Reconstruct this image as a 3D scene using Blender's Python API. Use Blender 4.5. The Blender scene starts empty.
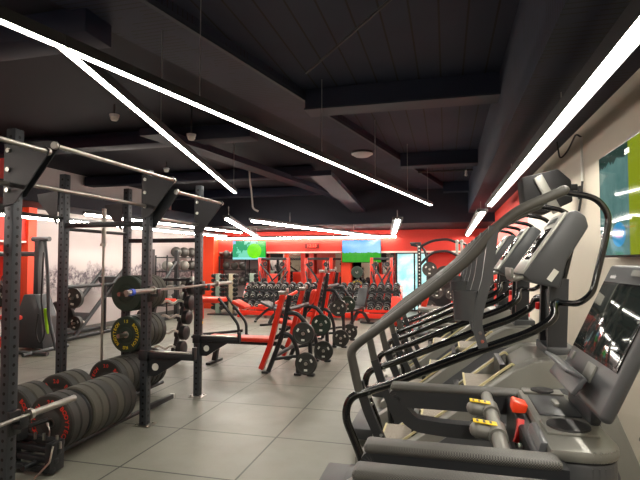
import bpy, bmesh, math, random
from mathutils import Vector, Matrix, Euler
R = random.Random(7)
C = bpy.context.scene.collection
PI = math.pi

# ------------------------------------------------------------------ materials
def lin(c):
    return tuple((v/12.92 if v <= .04045 else ((v+.055)/1.055)**2.4) for v in c)
def hexc(h):
    return lin(tuple(int(h[i:i+2], 16)/255 for i in (0, 2, 4)))
def mat(name, h, rough=.5, metal=0, emit=0, bump=0, bscale=200, vary=0, vscale=6, coat=0):
    m = bpy.data.materials.new(name); m.use_nodes = True
    nt = m.node_tree; b = nt.nodes['Principled BSDF']
    c = hexc(h) if isinstance(h, str) else h
    b.inputs['Base Color'].default_value = (*c, 1)
    b.inputs['Roughness'].default_value = rough
    b.inputs['Metallic'].default_value = metal
    b.inputs['Coat Weight'].default_value = coat
    if emit:
        b.inputs['Emission Color'].default_value = (*c, 1)
        b.inputs['Emission Strength'].default_value = emit
    tc = nt.nodes.new('ShaderNodeTexCoord')
    if bump:
        n = nt.nodes.new('ShaderNodeTexNoise'); n.inputs['Scale'].default_value = bscale
        bp = nt.nodes.new('ShaderNodeBump'); bp.inputs['Strength'].default_value = bump
        bp.inputs['Distance'].default_value = .002
        nt.links.new(tc.outputs['Object'], n.inputs['Vector'])
        nt.links.new(n.outputs['Fac'], bp.inputs['Height'])
        nt.links.new(bp.outputs['Normal'], b.inputs['Normal'])
    if vary:
        n = nt.nodes.new('ShaderNodeTexNoise'); n.inputs['Scale'].default_value = vscale
        n.inputs['Detail'].default_value = 6
        mx = nt.nodes.new('ShaderNodeMix'); mx.data_type = 'RGBA'
        mx.inputs[6].default_value = (*[v*(1-vary) for v in c], 1)
        mx.inputs[7].default_value = (*[min(1, v*(1+vary)) for v in c], 1)
        nt.links.new(tc.outputs['Object'], n.inputs['Vector'])
        nt.links.new(n.outputs['Fac'], mx.inputs[0])
        nt.links.new(mx.outputs[2], b.inputs['Base Color'])
    return m

def nodes_of(m):
    return m.node_tree, m.node_tree.nodes['Principled BSDF']
def mth(nt, op, a, b=None, clamp=False):
    n = nt.nodes.new('ShaderNodeMath'); n.operation = op; n.use_clamp = clamp
    for i, v in enumerate((a, b)):
        if v is None: continue
        if isinstance(v, (int, float)): n.inputs[i].default_value = v
        else: nt.links.new(v, n.inputs[i])
    return n.outputs[0]
def mixc(nt, f, a, b):
    n = nt.nodes.new('ShaderNodeMix'); n.data_type = 'RGBA'
    for i, v in ((0, f), (6, a), (7, b)):
        if isinstance(v, (int, float)): n.inputs[i].default_value = v
        elif isinstance(v, tuple): n.inputs[i].default_value = (*v[:3], 1)
        else: nt.links.new(v, n.inputs[i])
    return n.outputs[2]
def objxyz(nt):
    tc = nt.nodes.new('ShaderNodeTexCoord'); s = nt.nodes.new('ShaderNodeSeparateXYZ')
    nt.links.new(tc.outputs['Object'], s.inputs[0])
    return tc.outputs['Object'], s.outputs[0], s.outputs[1], s.outputs[2]
def noise(nt, vec, scale, detail=4, rough=.5):
    n = nt.nodes.new('ShaderNodeTexNoise'); n.inputs['Scale'].default_value = scale
    n.inputs['Detail'].default_value = detail; n.inputs['Roughness'].default_value = rough
    nt.links.new(vec, n.inputs['Vector']); return n.outputs['Fac']

M = {}
M['steel_black'] = mat('steel_black', '222427', .4, .2, bump=.15, bscale=300)
M['rig'] = mat('rig_powder_coat', '26282c', .45, .3)
def holes(m, pitch, rad, col='08080a'):
    nt, b = nodes_of(m); v, x, y, z = objxyz(nt)
    ax = mth(nt, 'ABSOLUTE', x); ay = mth(nt, 'ABSOLUTE', y)
    lat = mth(nt, 'MINIMUM', ax, ay)
    fz = mth(nt, 'MULTIPLY', mth(nt, 'SUBTRACT', mth(nt, 'FRACT', mth(nt, 'DIVIDE', z, pitch)), .5), pitch)
    d = mth(nt, 'SQRT', mth(nt, 'ADD', mth(nt, 'MULTIPLY', lat, lat), mth(nt, 'MULTIPLY', fz, fz)))
    f = mth(nt, 'LESS_THAN', d, rad)
    nt.links.new(mixc(nt, f, tuple(b.inputs['Base Color'].default_value), hexc(col)), b.inputs['Base Color'])
M['rig_post'] = mat('rig_post_drilled', '404348', .38, .4); holes(M['rig_post'], .062, .0115)
M['rig_side'] = M['steel_black']
M['steel'] = mat('bright_steel', 'b9b7b0', .28, 1)
M['bar_steel'] = mat('satin_bar_steel', 'a3a09a', .33, .9)
M['chrome'] = mat('chrome', 'e0e0e0', .12, 1)
M['red'] = mat('red_powder_coat', 'd8260c', .35, .0, coat=.3)
M['red_vinyl'] = mat('red_vinyl', 'd9331a', .42, bump=.2, bscale=120)
M['red_wall'] = mat('red_wall_paint', 'c42e20', .6, vary=.06, vscale=2)
M['orange_column'] = mat('orange_red_paint', 'e2401a', .55)
M['rubber'] = mat('black_rubber', '33322f', .62, bump=.4, bscale=150, vary=.18, vscale=25)
M['rubber_speck'] = mat('speckled_rubber', '4a4840', .7, bump=.4, bscale=150, vary=.35, vscale=160)
M['rubber_green'] = mat('dark_green_rubber', '1d2f24', .55, bump=.2)
M['plastic_black'] = mat('black_plastic', '1c1d1f', .4)
M['plastic_dark'] = mat('charcoal_plastic', '2c2e31', .42, bump=.1, bscale=400)
M['mach_grey'] = mat('machine_silver_grey', '7c7c76', .38, .2, bump=.08, bscale=500)
M['mach_mid'] = mat('machine_mid_grey', '4b4d50', .4, .1, bump=.08, bscale=400)
M['rail_grey'] = mat('handrail_grey_rubber', '4c4b47', .42, 0, bump=.35, bscale=260)
M['gloss_black'] = mat('gloss_black_tube', '0d0e10', .16, .1, coat=.6)
M['cream_trim'] = mat('cream_trim', 'd9cf9f', .5)
M['letter_red'] = mat('red_lettering', 'd9301e', .5)
M['letter_yellow'] = mat('yellow_lettering', 'd8c218', .5)
M['letter_white'] = mat('white_lettering', 'e6e6e6', .5)
M['yellow'] = mat('yellow_sticker', 'f0cc12', .5)
M['holder'] = mat('bottle_holder_plastic', '45474a', .22)
M['green'] = mat('bright_green_band', 'a6e01c', .5)
M['estop'] = mat('orange_stop_switch', 'ff4a22', .35)
M['clip_red'] = mat('red_clip_plastic', 'd2140c', .35)
M['blue'] = mat('blue_end_cap', '2a52c8', .4)
M['curl_white'] = mat('polished_curl_bar', 'e2ded6', .3, .3)
M['speaker_cloth'] = mat('speaker_cloth', '161618', .85)
M['ball'] = mat('ball_rubber', '3a3733', .5, bump=.4, bscale=60)
M['ball_grey'] = mat('ball_grey_rubber', '75736d', .55, bump=.4, bscale=60)
M['white_plastic'] = mat('white_plastic', 'e4e2dc', .45)
M['grey_green'] = mat('grey_green_metal', '8b9a8c', .4, .2)
M['beige_metal'] = mat('beige_metal', 'b0a48a', .45, .2)
M['iron'] = mat('cast_iron_grey', '393a38', .45, .4, bump=.2, bscale=90)
M['mirror'] = mat('mirror_glass', 'd8d4d0', .03, 1)
M['lamp_housing'] = mat('lamp_housing', '2a2a2c', .5)
M['diffuser'] = mat('lamp_diffuser', (1, .93, .82), .5, emit=30)
M['silver'] = mat('silver_plastic', 'c4c4be', .3, .3)
M['label_white'] = mat('white_sticker', 'd4d4cc', .5)
M['cable'] = mat('black_cable', '151517', .5)
M['steel_cable'] = mat('steel_suspension_wire', '9a9a9a', .4, .8)
M['dome'] = mat('dome_white', 'c9c9cc', .5)

# tread with speckles
m = mat('speckled_step', 'a79f92', .7); nt, b = nodes_of(m); v, x, y, z = objxyz(nt)
f = noise(nt, v, 220, 2); f = mth(nt, 'GREATER_THAN', f, .53)
nt.links.new(mixc(nt, f, hexc('958d81'), hexc('b8b0a3')), b.inputs['Base Color']); M['step'] = m

# knurled arm pad
m = mat('ribbed_arm_pad', '6a6966', .5); nt, b = nodes_of(m); v, x, y, z = objxyz(nt)
ck = nt.nodes.new('ShaderNodeTexChecker'); ck.inputs['Scale'].default_value = 260
nt.links.new(v, ck.inputs['Vector'])
nt.links.new(mixc(nt, ck.outputs['Fac'], hexc('2b2b2b'), hexc('65645f')), b.inputs['Base Color']); M['arm_pad'] = m

# floor: rubber tiles with joints
TX, TY = .967, .905
m = mat('rubber_floor_tiles', '6b6a60', .42); nt, b = nodes_of(m); v, x, y, z = objxyz(nt)
def joint(c, off, w, half):
    fr = mth(nt, 'FRACT', mth(nt, 'DIVIDE', mth(nt, 'SUBTRACT', c, off), w))
    d = mth(nt, 'MULTIPLY', mth(nt, 'ABSOLUTE', mth(nt, 'SUBTRACT', fr, .5)), w)
    return mth(nt, 'GREATER_THAN', d, w/2-half)
jx = joint(x, -1.51, TX, .008); jy = joint(y, 4.28, TY, .008)
j = mth(nt, 'MAXIMUM', jx, jy)
cell = nt.nodes.new('ShaderNodeTexWhiteNoise')
cb = nt.nodes.new('ShaderNodeCombineXYZ')
nt.links.new(mth(nt, 'FLOOR', mth(nt, 'DIVIDE', mth(nt, 'SUBTRACT', x, -1.51), TX)), cb.inputs[0])
nt.links.new(mth(nt, 'FLOOR', mth(nt, 'DIVIDE', mth(nt, 'SUBTRACT', y, 4.28), TY)), cb.inputs[1])
nt.links.new(cb.outputs[0], cell.inputs['Vector'])
n1 = noise(nt, v, 1.7, 5, .6); n2 = noise(nt, v, 220, 2)
base = mixc(nt, n1, hexc('6b6b63'), hexc('8a887c'))
base = mixc(nt, mth(nt, 'MULTIPLY', cell.outputs['Value'], .35), base, hexc('5e5e57'))
base = mixc(nt, mth(nt, 'MULTIPLY', mth(nt, 'GREATER_THAN', n2, .62), .35), base, hexc('9a978a'))
base = mixc(nt, j, base, hexc('2b2b28'))
nt.links.new(base, b.inputs['Base Color'])
rr = mth(nt, 'ADD', mth(nt, 'MULTIPLY', noise(nt, v, 3.3, 6, .65), .3), .27)
nt.links.new(rr, b.inputs['Roughness'])
bp = nt.nodes.new('ShaderNodeBump'); bp.inputs['Strength'].default_value = .25; bp.inputs['Distance'].default_value = .003
nt.links.new(noise(nt, v, 160, 3), bp.inputs['Height']); nt.links.new(bp.outputs[0], b.inputs['Normal'])
M['floor'] = m

# ceiling deck planks (seams run down the room)
m = mat('ceiling_deck', '302f37', .75); nt, b = nodes_of(m); v, x, y, z = objxyz(nt)
fr = mth(nt, 'FRACT', mth(nt, 'DIVIDE', mth(nt, 'ADD', x, .045), .23))
s = mth(nt, 'LESS_THAN', fr, .075)
base = mixc(nt, noise(nt, v, 2.2, 4), hexc('1c2236'), hexc('262d42'))
nt.links.new(mixc(nt, s, base, hexc('060608')), b.inputs['Base Color']); M['deck'] = m
m = mat('ceiling_ribbed', '33323b', .7); nt, b = nodes_of(m); v, x, y, z = objxyz(nt)
fr = mth(nt, 'FRACT', mth(nt, 'DIVIDE', y, .055))
s = mth(nt, 'LESS_THAN', fr, .2)
br = mth(nt, 'GREATER_THAN', noise(nt, v, 3, 3), .45)
s = mth(nt, 'MULTIPLY', s, br)
base = mixc(nt, noise(nt, v, 2.5, 4), hexc('181d31'), hexc('232940'))
nt.links.new(mixc(nt, s, base, hexc('08090f')), b.inputs['Base Color']); M['ribbed'] = m
M['ceil_dark'] = mat('ceiling_dark_paint', '0e1222', .75, vary=.15, vscale=1.5)
M['beam_navy'] = mat('beam_navy_paint', '0b1630', .6, vary=.1, vscale=2)
M['beam_edge'] = mat('beam_flange_paint', '222838', .6)
M['wall_cream'] = mat('cream_wall_paint', 'd8d0bf', .7, vary=.03, vscale=3)
M['wall_dark'] = mat('dark_wall_paint', '2c2a2e', .8)
M['trim_white'] = mat('white_trim', 'e8ddd0', .5)
M['baseboard'] = mat('grey_baseboard', '504f4c', .5)

# printed park mural (printed picture on the wall: treetops and towers under a pale sky)
def mural(name, horiz):
    m = mat(name, 'd8d0c8', .7); nt, b = nodes_of(m); v, x, y, z = objxyz(nt)
    big = noise(nt, v, 1.3, 4, .6); small = noise(nt, v, 13, 6, .7)
    top = mth(nt, 'ADD', mth(nt, 'MULTIPLY', big, 1.1), horiz-.62)
    inside = mth(nt, 'MULTIPLY', mth(nt, 'SUBTRACT', top, z), 9, True)
    low = mth(nt, 'MULTIPLY', mth(nt, 'SUBTRACT', z, horiz-.85), 3, True)
    tree = mth(nt, 'MULTIPLY', mth(nt, 'MULTIPLY', inside, low), mth(nt, 'MULTIPLY', mth(nt, 'SUBTRACT', small, .38), 5, True))
    sky = mixc(nt, noise(nt, v, .8, 3), hexc('a39a99'), hexc('b3aaa8'))
    nt.links.new(mixc(nt, tree, sky, hexc('483f47')), b.inputs['Base Color'])
    return m
M['mural'] = mural('mural_trees_side', 1.62)
M['mural_far'] = mural('mural_trees_far', 1.35)

# ------------------------------------------------------------------ geometry helpers
def fillet(pts, rad, n=5):
    pts = [Vector(p) for p in pts]
    if rad <= 0 or len(pts) < 3: return pts
    out = [pts[0]]
    for i in range(1, len(pts)-1):
        p0, p, p1 = pts[i-1], pts[i], pts[i+1]
        a, c = (p0-p), (p1-p)
        r = min(rad, a.length*.48, c.length*.48)
        s, e = p+a.normalized()*r, p+c.normalized()*r
        for k in range(n+1):
            t = k/n
            out.append(s*(1-t)**2 + p*2*t*(1-t) + e*t*t)
    out.append(pts[-1]); return out
class G:
    def __init__(s): s.bm = bmesh.new()
    def merge(s, t, mtx=None):
        if mtx: t.transform(mtx)
        me = bpy.data.meshes.new('t'); t.to_mesh(me); t.free(); s.bm.from_mesh(me); bpy.data.meshes.remove(me)
        return s
    def box(s, c, d, r=(0, 0, 0), b=0, seg=2):
        t = bmesh.new(); bmesh.ops.create_cube(t, size=1, matrix=Matrix.Diagonal((*d, 1)))
        if b: bmesh.ops.bevel(t, geom=t.edges[:], offset=min(b, min(d)*.45), segments=seg, affect='EDGES', profile=.5)
        return s.merge(t, Matrix.Translation(c) @ Euler(r).to_matrix().to_4x4())
    def cyl(s, p0, p1, r, r2=None, seg=16):
        p0, p1 = Vector(p0), Vector(p1); d = p1-p0
        t = bmesh.new()
        bmesh.ops.create_cone(t, cap_ends=True, segments=seg, radius1=r, radius2=r if r2 is None else r2, depth=d.length)
        q = Vector((0, 0, 1)).rotation_difference(d.normalized()).to_matrix().to_4x4()
        return s.merge(t, Matrix.Translation((p0+p1)/2) @ q)
    def sphere(s, c, r, seg=20, sc=(1, 1, 1)):
        t = bmesh.new(); bmesh.ops.create_uvsphere(t, u_segments=seg, v_segments=max(8, seg//2), radius=r)
        return s.merge(t, Matrix.Translation(c) @ Matrix.Diagonal((*sc, 1)))
    def tube(s, pts, r, fil=.05, seg=12, flat=None, n=5):
        P = fillet(pts, fil, n); bm = s.bm; rings = []
        prev = None
        for i, p in enumerate(P):
            d = ((P[min(i+1, len(P)-1)]-p).normalized() + (p-P[max(i-1, 0)]).normalized())
            if d.length < 1e-6: d = P[min(i+1, len(P)-1)]-P[max(i-1, 0)]
            d.normalize()
            if prev is None:
                u = d.orthogonal().normalized()
                if flat:
                    u = Vector(flat); u = (u-d*u.dot(d)).normalized()
            else:
                u = (prev-d*prev.dot(d)).normalized()
            prev = u; w = d.cross(u)
            if flat:   # rectangular section, flat = side axis; r = (half_u, half_w)
                ring = [bm.verts.new(p+u*a*r[0]+w*b*r[1]) for a, b in ((1, 1), (-1, 1), (-1, -1), (1, -1))]
            else:
                ring = [bm.verts.new(p+(u*math.cos(2*PI*k/seg)+w*math.sin(2*PI*k/seg))*r) for k in range(seg)]
            rings.append(ring)
        for a, b in zip(rings, rings[1:]):
            k = len(a)
            for i in range(k): bm.faces.new((a[i], a[(i+1) % k], b[(i+1) % k], b[i]))
        bm.faces.new(rings[0][::-1]); bm.faces.new(rings[-1]); return s
    def lathe(s, prof, o=(0, 0, 0), axis=(0, 0, 1), seg=32, close=False):
        q = Vector((0, 0, 1)).rotation_difference(Vector(axis).normalized()).to_matrix(); o = Vector(o); bm = s.bm
        rings = [[bm.verts.new(o+q @ Vector((r*math.cos(2*PI*k/seg), r*math.sin(2*PI*k/seg), h))) for k in range(seg)] for r, h in prof]
        pr = list(zip(rings, rings[1:]))
        if close: pr.append((rings[-1], rings[0]))
        for a, b in pr:
            for i in range(seg): bm.faces.new((a[i], a[(i+1) % seg], b[(i+1) % seg], b[i]))
        if not close:
            if prof[0][0] > 1e-4: bm.faces.new(rings[0][::-1])
            if prof[-1][0] > 1e-4: bm.faces.new(rings[-1])
        return s
    def prism(s, poly, axis, a0, a1, b=0):
        t = bmesh.new()
        def P(u, v, a): return {'y': (u, a, v), 'x': (a, u, v), 'z': (u, v, a)}[axis]
        A = [t.verts.new(P(u, v, a0)) for u, v in poly]; B = [t.verts.new(P(u, v, a1)) for u, v in poly]
        t.faces.new(A[::-1]); t.faces.new(B)
        for i in range(len(A)): t.faces.new((A[i], A[(i+1) % len(A)], B[(i+1) % len(A)], B[i]))
        bmesh.ops.recalc_face_normals(t, faces=t.faces[:])
        if b: bmesh.ops.bevel(t, geom=t.edges[:], offset=b, segments=2, affect='EDGES', profile=.5)
        return s.merge(t)
    def text(s, txt, size, mtx, ext=.002, align='CENTER'):
        cu = bpy.data.curves.new('t', 'FONT'); cu.body = txt; cu.size = size; cu.extrude = ext
        cu.align_x = align; cu.align_y = 'CENTER'; cu.offset = size*.02; cu.resolution_u = 3
        o = bpy.data.objects.new('t', cu); C.objects.link(o); bpy.context.view_layer.update()
        me = bpy.data.meshes.new_from_object(o.evaluated_get(bpy.context.evaluated_depsgraph_get()))
        me.transform(mtx); s.bm.from_mesh(me)
        bpy.data.objects.remove(o); bpy.data.curves.remove(cu); bpy.data.meshes.remove(me); return s
    def out(s, name, m, parent=None, ang=35, loc=None):
        bmesh.ops.recalc_face_normals(s.bm, faces=s.bm.faces[:])
        me = bpy.data.meshes.new(name); s.bm.to_mesh(me); s.bm.free()
        me.polygons.foreach_set('use_smooth', [True]*len(me.polygons)); me.set_sharp_from_angle(angle=math.radians(ang))
        me.materials.append(M[m] if isinstance(m, str) else m)
        o = bpy.data.objects.new(name, me); C.objects.link(o)
        if parent: o.parent = parent
        if loc: o.location = loc
        return o
def tag(o, label, cat, group=None, kind=None):
    if label: o['label'] = label
    if cat: o['category'] = cat
    if group: o['group'] = group
    if kind: o['kind'] = kind
    return o
def thing(name, label, cat, loc=(0, 0, 0), rz=0, group=None):
    o = bpy.data.objects.new(name, None); C.objects.link(o); o.location = loc; o.rotation_euler = (0, 0, rz)
    o.empty_display_size = .1
    return tag(o, label, cat, group)
def dup(o, loc=None, label=None, rot=None, group=None, parent=None):
    c = o.copy(); C.objects.link(c)
    if parent: c.parent = parent
    if loc is not None: c.location = loc
    if rot is not None: c.rotation_euler = rot
    if label: c['label'] = label
    if group: c['group'] = group
    for ch in [k for k in bpy.data.objects if k.parent == o]: dup(ch, parent=c)
    return c
def struct(g, name, m): return tag(g.out(name, m), None, None, kind='structure')

# ------------------------------------------------------------------ room
XL, XR, YN, YF = -8.04, 1.22, -4.0, 16.0
DECK = 3.6; SOF = 2.84
struct(G().box(((XL+XR)/2, 6, -.05), (XR-XL+.4, 20.4, .1)), 'floor', 'floor')
struct(G().box((XR+.1, 2.02, 1.8), (.2, 12.04, 3.6)), 'wall_right', 'wall_cream')
struct(G().box((XR+.1, 12.12, 1.8), (.2, 8.16, 3.6)), 'wall_right_red', 'red_wall')
struct(G().box((XL-.1, 12.1, 1.8), (.2, 8.2, 3.6)), 'wall_left', 'mural')
struct(G().box((XL-.1, 2, 1.8), (.2, 12, 3.6)), 'wall_left_red', 'red_wall')
struct(G().box(((XL+XR)/2, YN-.1, 1.8), (XR-XL+.4, .2, 3.6)), 'wall_back', 'wall_cream')
struct(G().box(((XL+XR)/2, YF+.1, 1.8), (XR-XL+.4, .2, 3.6)), 'wall_far', 'red_wall')
struct(G().box((-6.85, YF-.02, 1.0), (1.45, .04, 1.95)), 'wall_far_mural', 'mural_far')
struct(G().box((XR-.01, 2.0, .06), (.02, 12, .12), b=.004), 'baseboard_right', 'baseboard')
struct(G().box((XL+.015, 11.9, .06), (.03, 7.8, .12), b=.004), 'baseboard_left', 'baseboard')
# red portal framing the mirrors on the near left wall
struct(G().box((XL+.09, 7.9, 1.35), (.18, .2, 2.6)).box((XL+.09, 4.2, 1.35), (.18, .16, 2.6)), 'trim_1', 'orange_column')
struct(G().box((XL+.06, 6.0, 2.28), (.12, 3.7, .56)), 'trim_2', 'red_wall')
struct(G().box((XL+.07, 6.0, 1.97), (.14, 3.7, .035)), 'trim_3', 'trim_white')
struct(G().box((XL+.02, 6.0, 1.05), (.02, 3.6, 1.7)), 'wall_left_mirror', 'mirror')
# bulkhead over the far mirrors with its white lower lip, columns
struct(G().box((-3.1, 15.75, 2.12), (9.6, .5, .42)), 'trim_4', 'red_wall')
struct(G().box((-2.95, 15.5, 1.885), (9.2, .06, .05)), 'trim_5', 'trim_white')
struct(G().box((-7.82, 15.4, 1.25), (.42, .5, 2.5)), 'trim_6', 'orange_column')
struct(G().box((-3.12, 15.6, .95), (.3, .3, 1.9)), 'trim_7', 'orange_column')
for i, xx in enumerate((-6.05, -4.62, -4.32)):
    struct(G().box((xx, 15.72, .95), (.13, .12, 1.9)), 'trim_%d' % (8+i), 'red_wall')
struct(G().box((-4.35, YF-.03, 1.0), (3.3, .02, 1.7)), 'wall_far_mirror_left', 'mirror')
struct(G().box((-2.3, YF-.03, 1.0), (1.35, .02, 1.7)), 'wall_far_mirror_right', 'mirror')
# glazed daylight door in the far wall
M['daylight'] = mat('daylight_behind_glass', 'cfeef2', .5, emit=1.6)
M['glass'] = mat('door_glass', 'dff4f2', .05); M['glass'].node_tree.nodes['Principled BSDF'].inputs['Transmission Weight'].default_value = 1
dr = tag(G().box((-1.55, 15.9, .95), (.06, .08, 1.9)).box((-.58, 15.9, .95), (.06, .08, 1.9)).box((-1.06, 15.9, 1.86), (1.0, .08, .06)).box((-1.06, 15.9, .03), (1.0, .08, .06)).box((-.98, 15.9, .95), (.05, .07, 1.8)).out('door_1', 'steel_black'), None, None, kind='structure')
tag(G().box((-1.06, 15.92, .95), (.92, .012, 1.78)).out('door_glass', 'glass', dr), None, None)
m = mat('street_view', 'cfeef2', .5); nt, b = nodes_of(m); v, x, y, z = objxyz(nt)
fc = noise(nt, v, 4, 4, .6); colr = mixc(nt, mth(nt, 'MULTIPLY', mth(nt, 'SUBTRACT', fc, .4), 5, True), hexc('8fc3c8'), hexc('f4ffff'))
nt.links.new(colr, b.inputs['Emission Color']); b.inputs['Emission Strength'].default_value = .75
struct(G().box((-1.06, 15.985, .95), (.94, .02, 1.8)), 'window_1', m)

# ceilings
struct(G().box(((XL+XR)/2, 6, DECK+.05), (XR-XL+.4, 20.4, .1)), 'ceiling', 'deck')
struct(G().box(((.57+XR)/2, 6, (SOF+DECK)/2), (XR-.57, 20, DECK-SOF)), 'ceiling_right_soffit', 'ribbed')
# slanting ribbed duct box
def slab(poly, z0, z1): return G().prism(poly, 'z', z0, z1)
DUCT = 3.50
def ex(y, o=0): return -1.95+.208*(y-3.67)+o
struct(slab([(ex(-4), -4), (ex(-4, -.67), -4), (ex(15.9, -.67), 15.9), (ex(15.9), 15.9)], DUCT, DECK), 'ceiling_duct_box', 'ribbed')
struct(slab([(ex(-4, .012), -4), (ex(-4, -.03), -4), (ex(15.9, -.03), 15.9), (ex(15.9, .012), 15.9)], DUCT-.03, DUCT+.02), 'trim_11', 'beam_edge')
struct(slab([(XL, -4), (ex(-4, -.67), -4), (ex(15.9, -.67), 15.9), (XL, 15.9)], 3.555, DECK), 'ceiling_left_soffit', 'ceil_dark')
struct(slab([(-2.05, 7.3), (-1.7, 7.3), (-2.1, 13.1), (-2.45, 13.1)], 2.92, 3.0), 'trim_24', 'beam_navy')
struct(slab([(-3.9, 5.6), (-3.6, 5.6), (-2.5, 13.1), (-2.8, 13.1)], 3.25, 3.35), 'trim_25', 'beam_navy')
for i, yy in enumerate((1.6, 5.4, 9.1, 12.7)):
    xa = ex(yy)+.02
    struct(G().box(((xa+.57)/2, yy+.12, 3.48), (.57-xa, .22, .24)), 'trim_%d' % (12+i), 'beam_navy')
    struct(G().box(((xa+.57)/2, yy+.12, 3.355), (.57-xa, .3, .02)), 'trim_%d' % (16+i), 'beam_edge')
for i, yy in enumerate((3.2, 6.4, 9.6, 12.2)):
    struct(G().box((-5.3, yy, 3.42), (5.4, .3, .2), b=.01), 'trim_%d' % (20+i), 'beam_navy')
struct(G().box((-3.4, 14.6, 3.07), (9.3, 2.8, .92)), 'ceiling_far_soffit', 'ceil_dark')
struct(G().box((XL+.5, 11.0, 2.80), (1.0, 9.9, .3)), 'ceiling_wall_bulkhead', 'ceil_dark')

# thin conduit across the deck
tag(G().tube([(-1.35, 4.7, 3.50), (.2, 2.8, 3.50)], .012, 0, 8).out('conduit_pipe', 'cable'), 'thin dark conduit pipe crossing the ceiling planks diagonally', 'pipe')

# ------------------------------------------------------------------ strip lights
def strip(a, b, z, w, label, wires=(), side=True, top=None):
    a, b = Vector((*a, 0)), Vector((*b, 0)); d = b-a; L = d.length
    t = thing('strip_light', label, 'light', ((a+b)/2+Vector((0, 0, z))), math.atan2(d.y, d.x), 'suspended linear strip lights')
    G().box((0, 0, .045), (L, w*(2.2 if side is True else 1), .05), b=.004).out('lamp_housing', 'lamp_housing', t)
    if side is True: G().box((0, 0, .0), (L-.004, w*.92, .04), b=.012).out('lamp_diffuser', 'diffuser', t)
    elif side is None: G().box((0, 0, .012), (L-.004, w*.92, .018), b=.004).out('lamp_diffuser', 'diffuser', t)
    else:
        G().box((0, 0, .017), (L-.004, w*.9, .006)).out('lamp_diffuser', 'diffuser', t)
        lo = .012 if side == 2 else -.034
        for q in (-1, 1): G().box((0, q*(w/2+.003), (lo+.07)/2), (L, .006, .07-lo)).out('housing_edge', 'lamp_housing', t)
    for f in wires: 
        G().cyl(((f-.5)*L, 0, .07), ((f-.5)*L, 0, (top or SOF)-z), .004, seg=6).out('suspension_wire', 'steel_cable', t)
    return t
Z1 = 2.65
strip((-2.22, .2), (-.26, 9.6), Z1, .052, 'longest bright strip light running diagonally from upper left to the centre', (.3, .5, .67, .83, .97), top=DUCT, side=2)
strip((-1.84, 1.98), (-3.2, 7.1), Z1, .048, 'bright strip light branching off the longest strip above the pull-up rig', (.3, .97), top=3.5, side=2)
strip((.87, -3.6), (.80, 10.0), Z1, .10, 'thick bright strip light running parallel to the cream wall on the right', (.2, .42, .55, .75, .95), side=False)
strip((.575, 8.25), (.63, 15.3), 2.37, .08, 'short strip light continuing past the far end of the thick right one', (.06, .5), top=2.61)
strip((-3.8, 8.05), (-5.9, 14.9), 2.35, .06, 'short diagonal strip light pointing down at the green television', (.04, .9), top=2.61)
strip((-3.44, 8.37), (-2.0, 15.2), 2.33, .06, 'long thin strip light meeting the bulkhead above the blue sky television', (.2, .7), top=2.61)
strip((-.87, 9.26), (-1.46, 14.2), 2.36, .09, 'small strip light hanging right of the blue sky television', (.1, .9), top=2.61)
strip((-7.6, 15.42), (-1.5, 15.42), 2.36, .07, 'horizontal strip light along the top of the red bulkhead', (), side=True)
strip((-7.3, 6.0), (-6.9, 14.6), 2.38, .06, 'strip light running beside the mural wall, nearer the wall of two', (.2, .8), top=2.61)
strip((-6.9, 8.2), (-6.5, 14.9), 2.52, .06, 'strip light running above the mural side, farther from the wall of two', (.2, .8), top=2.61)
strip((-2.6, -3.6), (-2.6, -.6), Z1, .07, 'added unseen strip light behind the viewpoint, lighting the room from the back', (.2, .8), top=3.5)  # unseen lamp added behind the camera for overall room light
strip((-5.6, -3.0), (-5.6, 3.0), Z1, .07, 'added strip light out of view over the floor left of the pull-up rig', (.2, .8), top=3.5)  # second added lamp, outside the view, for more room light
# ceiling fittings
def dome(x, y, z, r, label, cat='ceiling fitting', grp=None):
    t = thing('ceiling_speaker', label, cat, (x, y, z))
    G().lathe([(r*1.1, 0), (r*1.1, -.012), (r*.95, -.02), (r*.9, -.03), (r*.7, -.05), (r*.4, -.062), (.001, -.066)], seg=28).out('cover', 'dome', t)
    G().lathe([(r*1.12, .0), (r*1.12, .03), (.001, .03)], seg=28).out('mount', 'plastic_dark', t)
dome(-1.40, 8.4, 3.47, .17, 'white dome on the ceiling near the middle, largest of the ceiling fittings')
def detector(x, y, z, label):
    t = thing('smoke_detector', label, 'smoke detector', (x, y, z))
    G().cyl((0, 0, 0), (0, 0, -.03), .06, .055, 20).out('base', 'dome', t)
    G().lathe([(.045, -.03), (.05, -.05), (.035, -.075), (.001, -.08)], seg=20).out('sensor', 'white_plastic', t)
    G().cyl((0, 0, 0), (0, 0, 3.55-z), .01, seg=8).out('stem', 'plastic_dark', t)
detector(-3.98, 5.2, 3.42, 'round white detector at the upper left, left of the branching strip light')
detector(-3.1, 5.53, 3.2, 'round white detector between the two bright diagonal strip lights')
detector(-5.3, 8.5, 3.42, 'round white detector above the farthest rig post')
t = thing('hanging_cable', 'pale looped cable dangling from the dark ceiling past the branching strip light', 'cable', (-3.85, 9.2, 2.6))
G().tube([(0, 0, .90), (.02, 0, .6), (.05, 0, .42), (.09, 0, .05), (.2, 0, 0)], .018, .06, 8).out('cable', 'white_plastic', t)
t = thing('sprinkler_pipe', 'dark pipe running under the ceiling planks with a sprinkler head', 'pipe', (0, 9.5, 3.3))
G().cyl((-.5, 0, 0), (.5, 0, 0), .018, seg=10).out('pipe', 'cable', t)
G().cyl((.38, 0, 0), (.38, 0, -.07), .02, seg=10).sphere((.38, 0, -.09), .028, 10).out('sprinkler_head', 'white_plastic', t)

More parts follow.
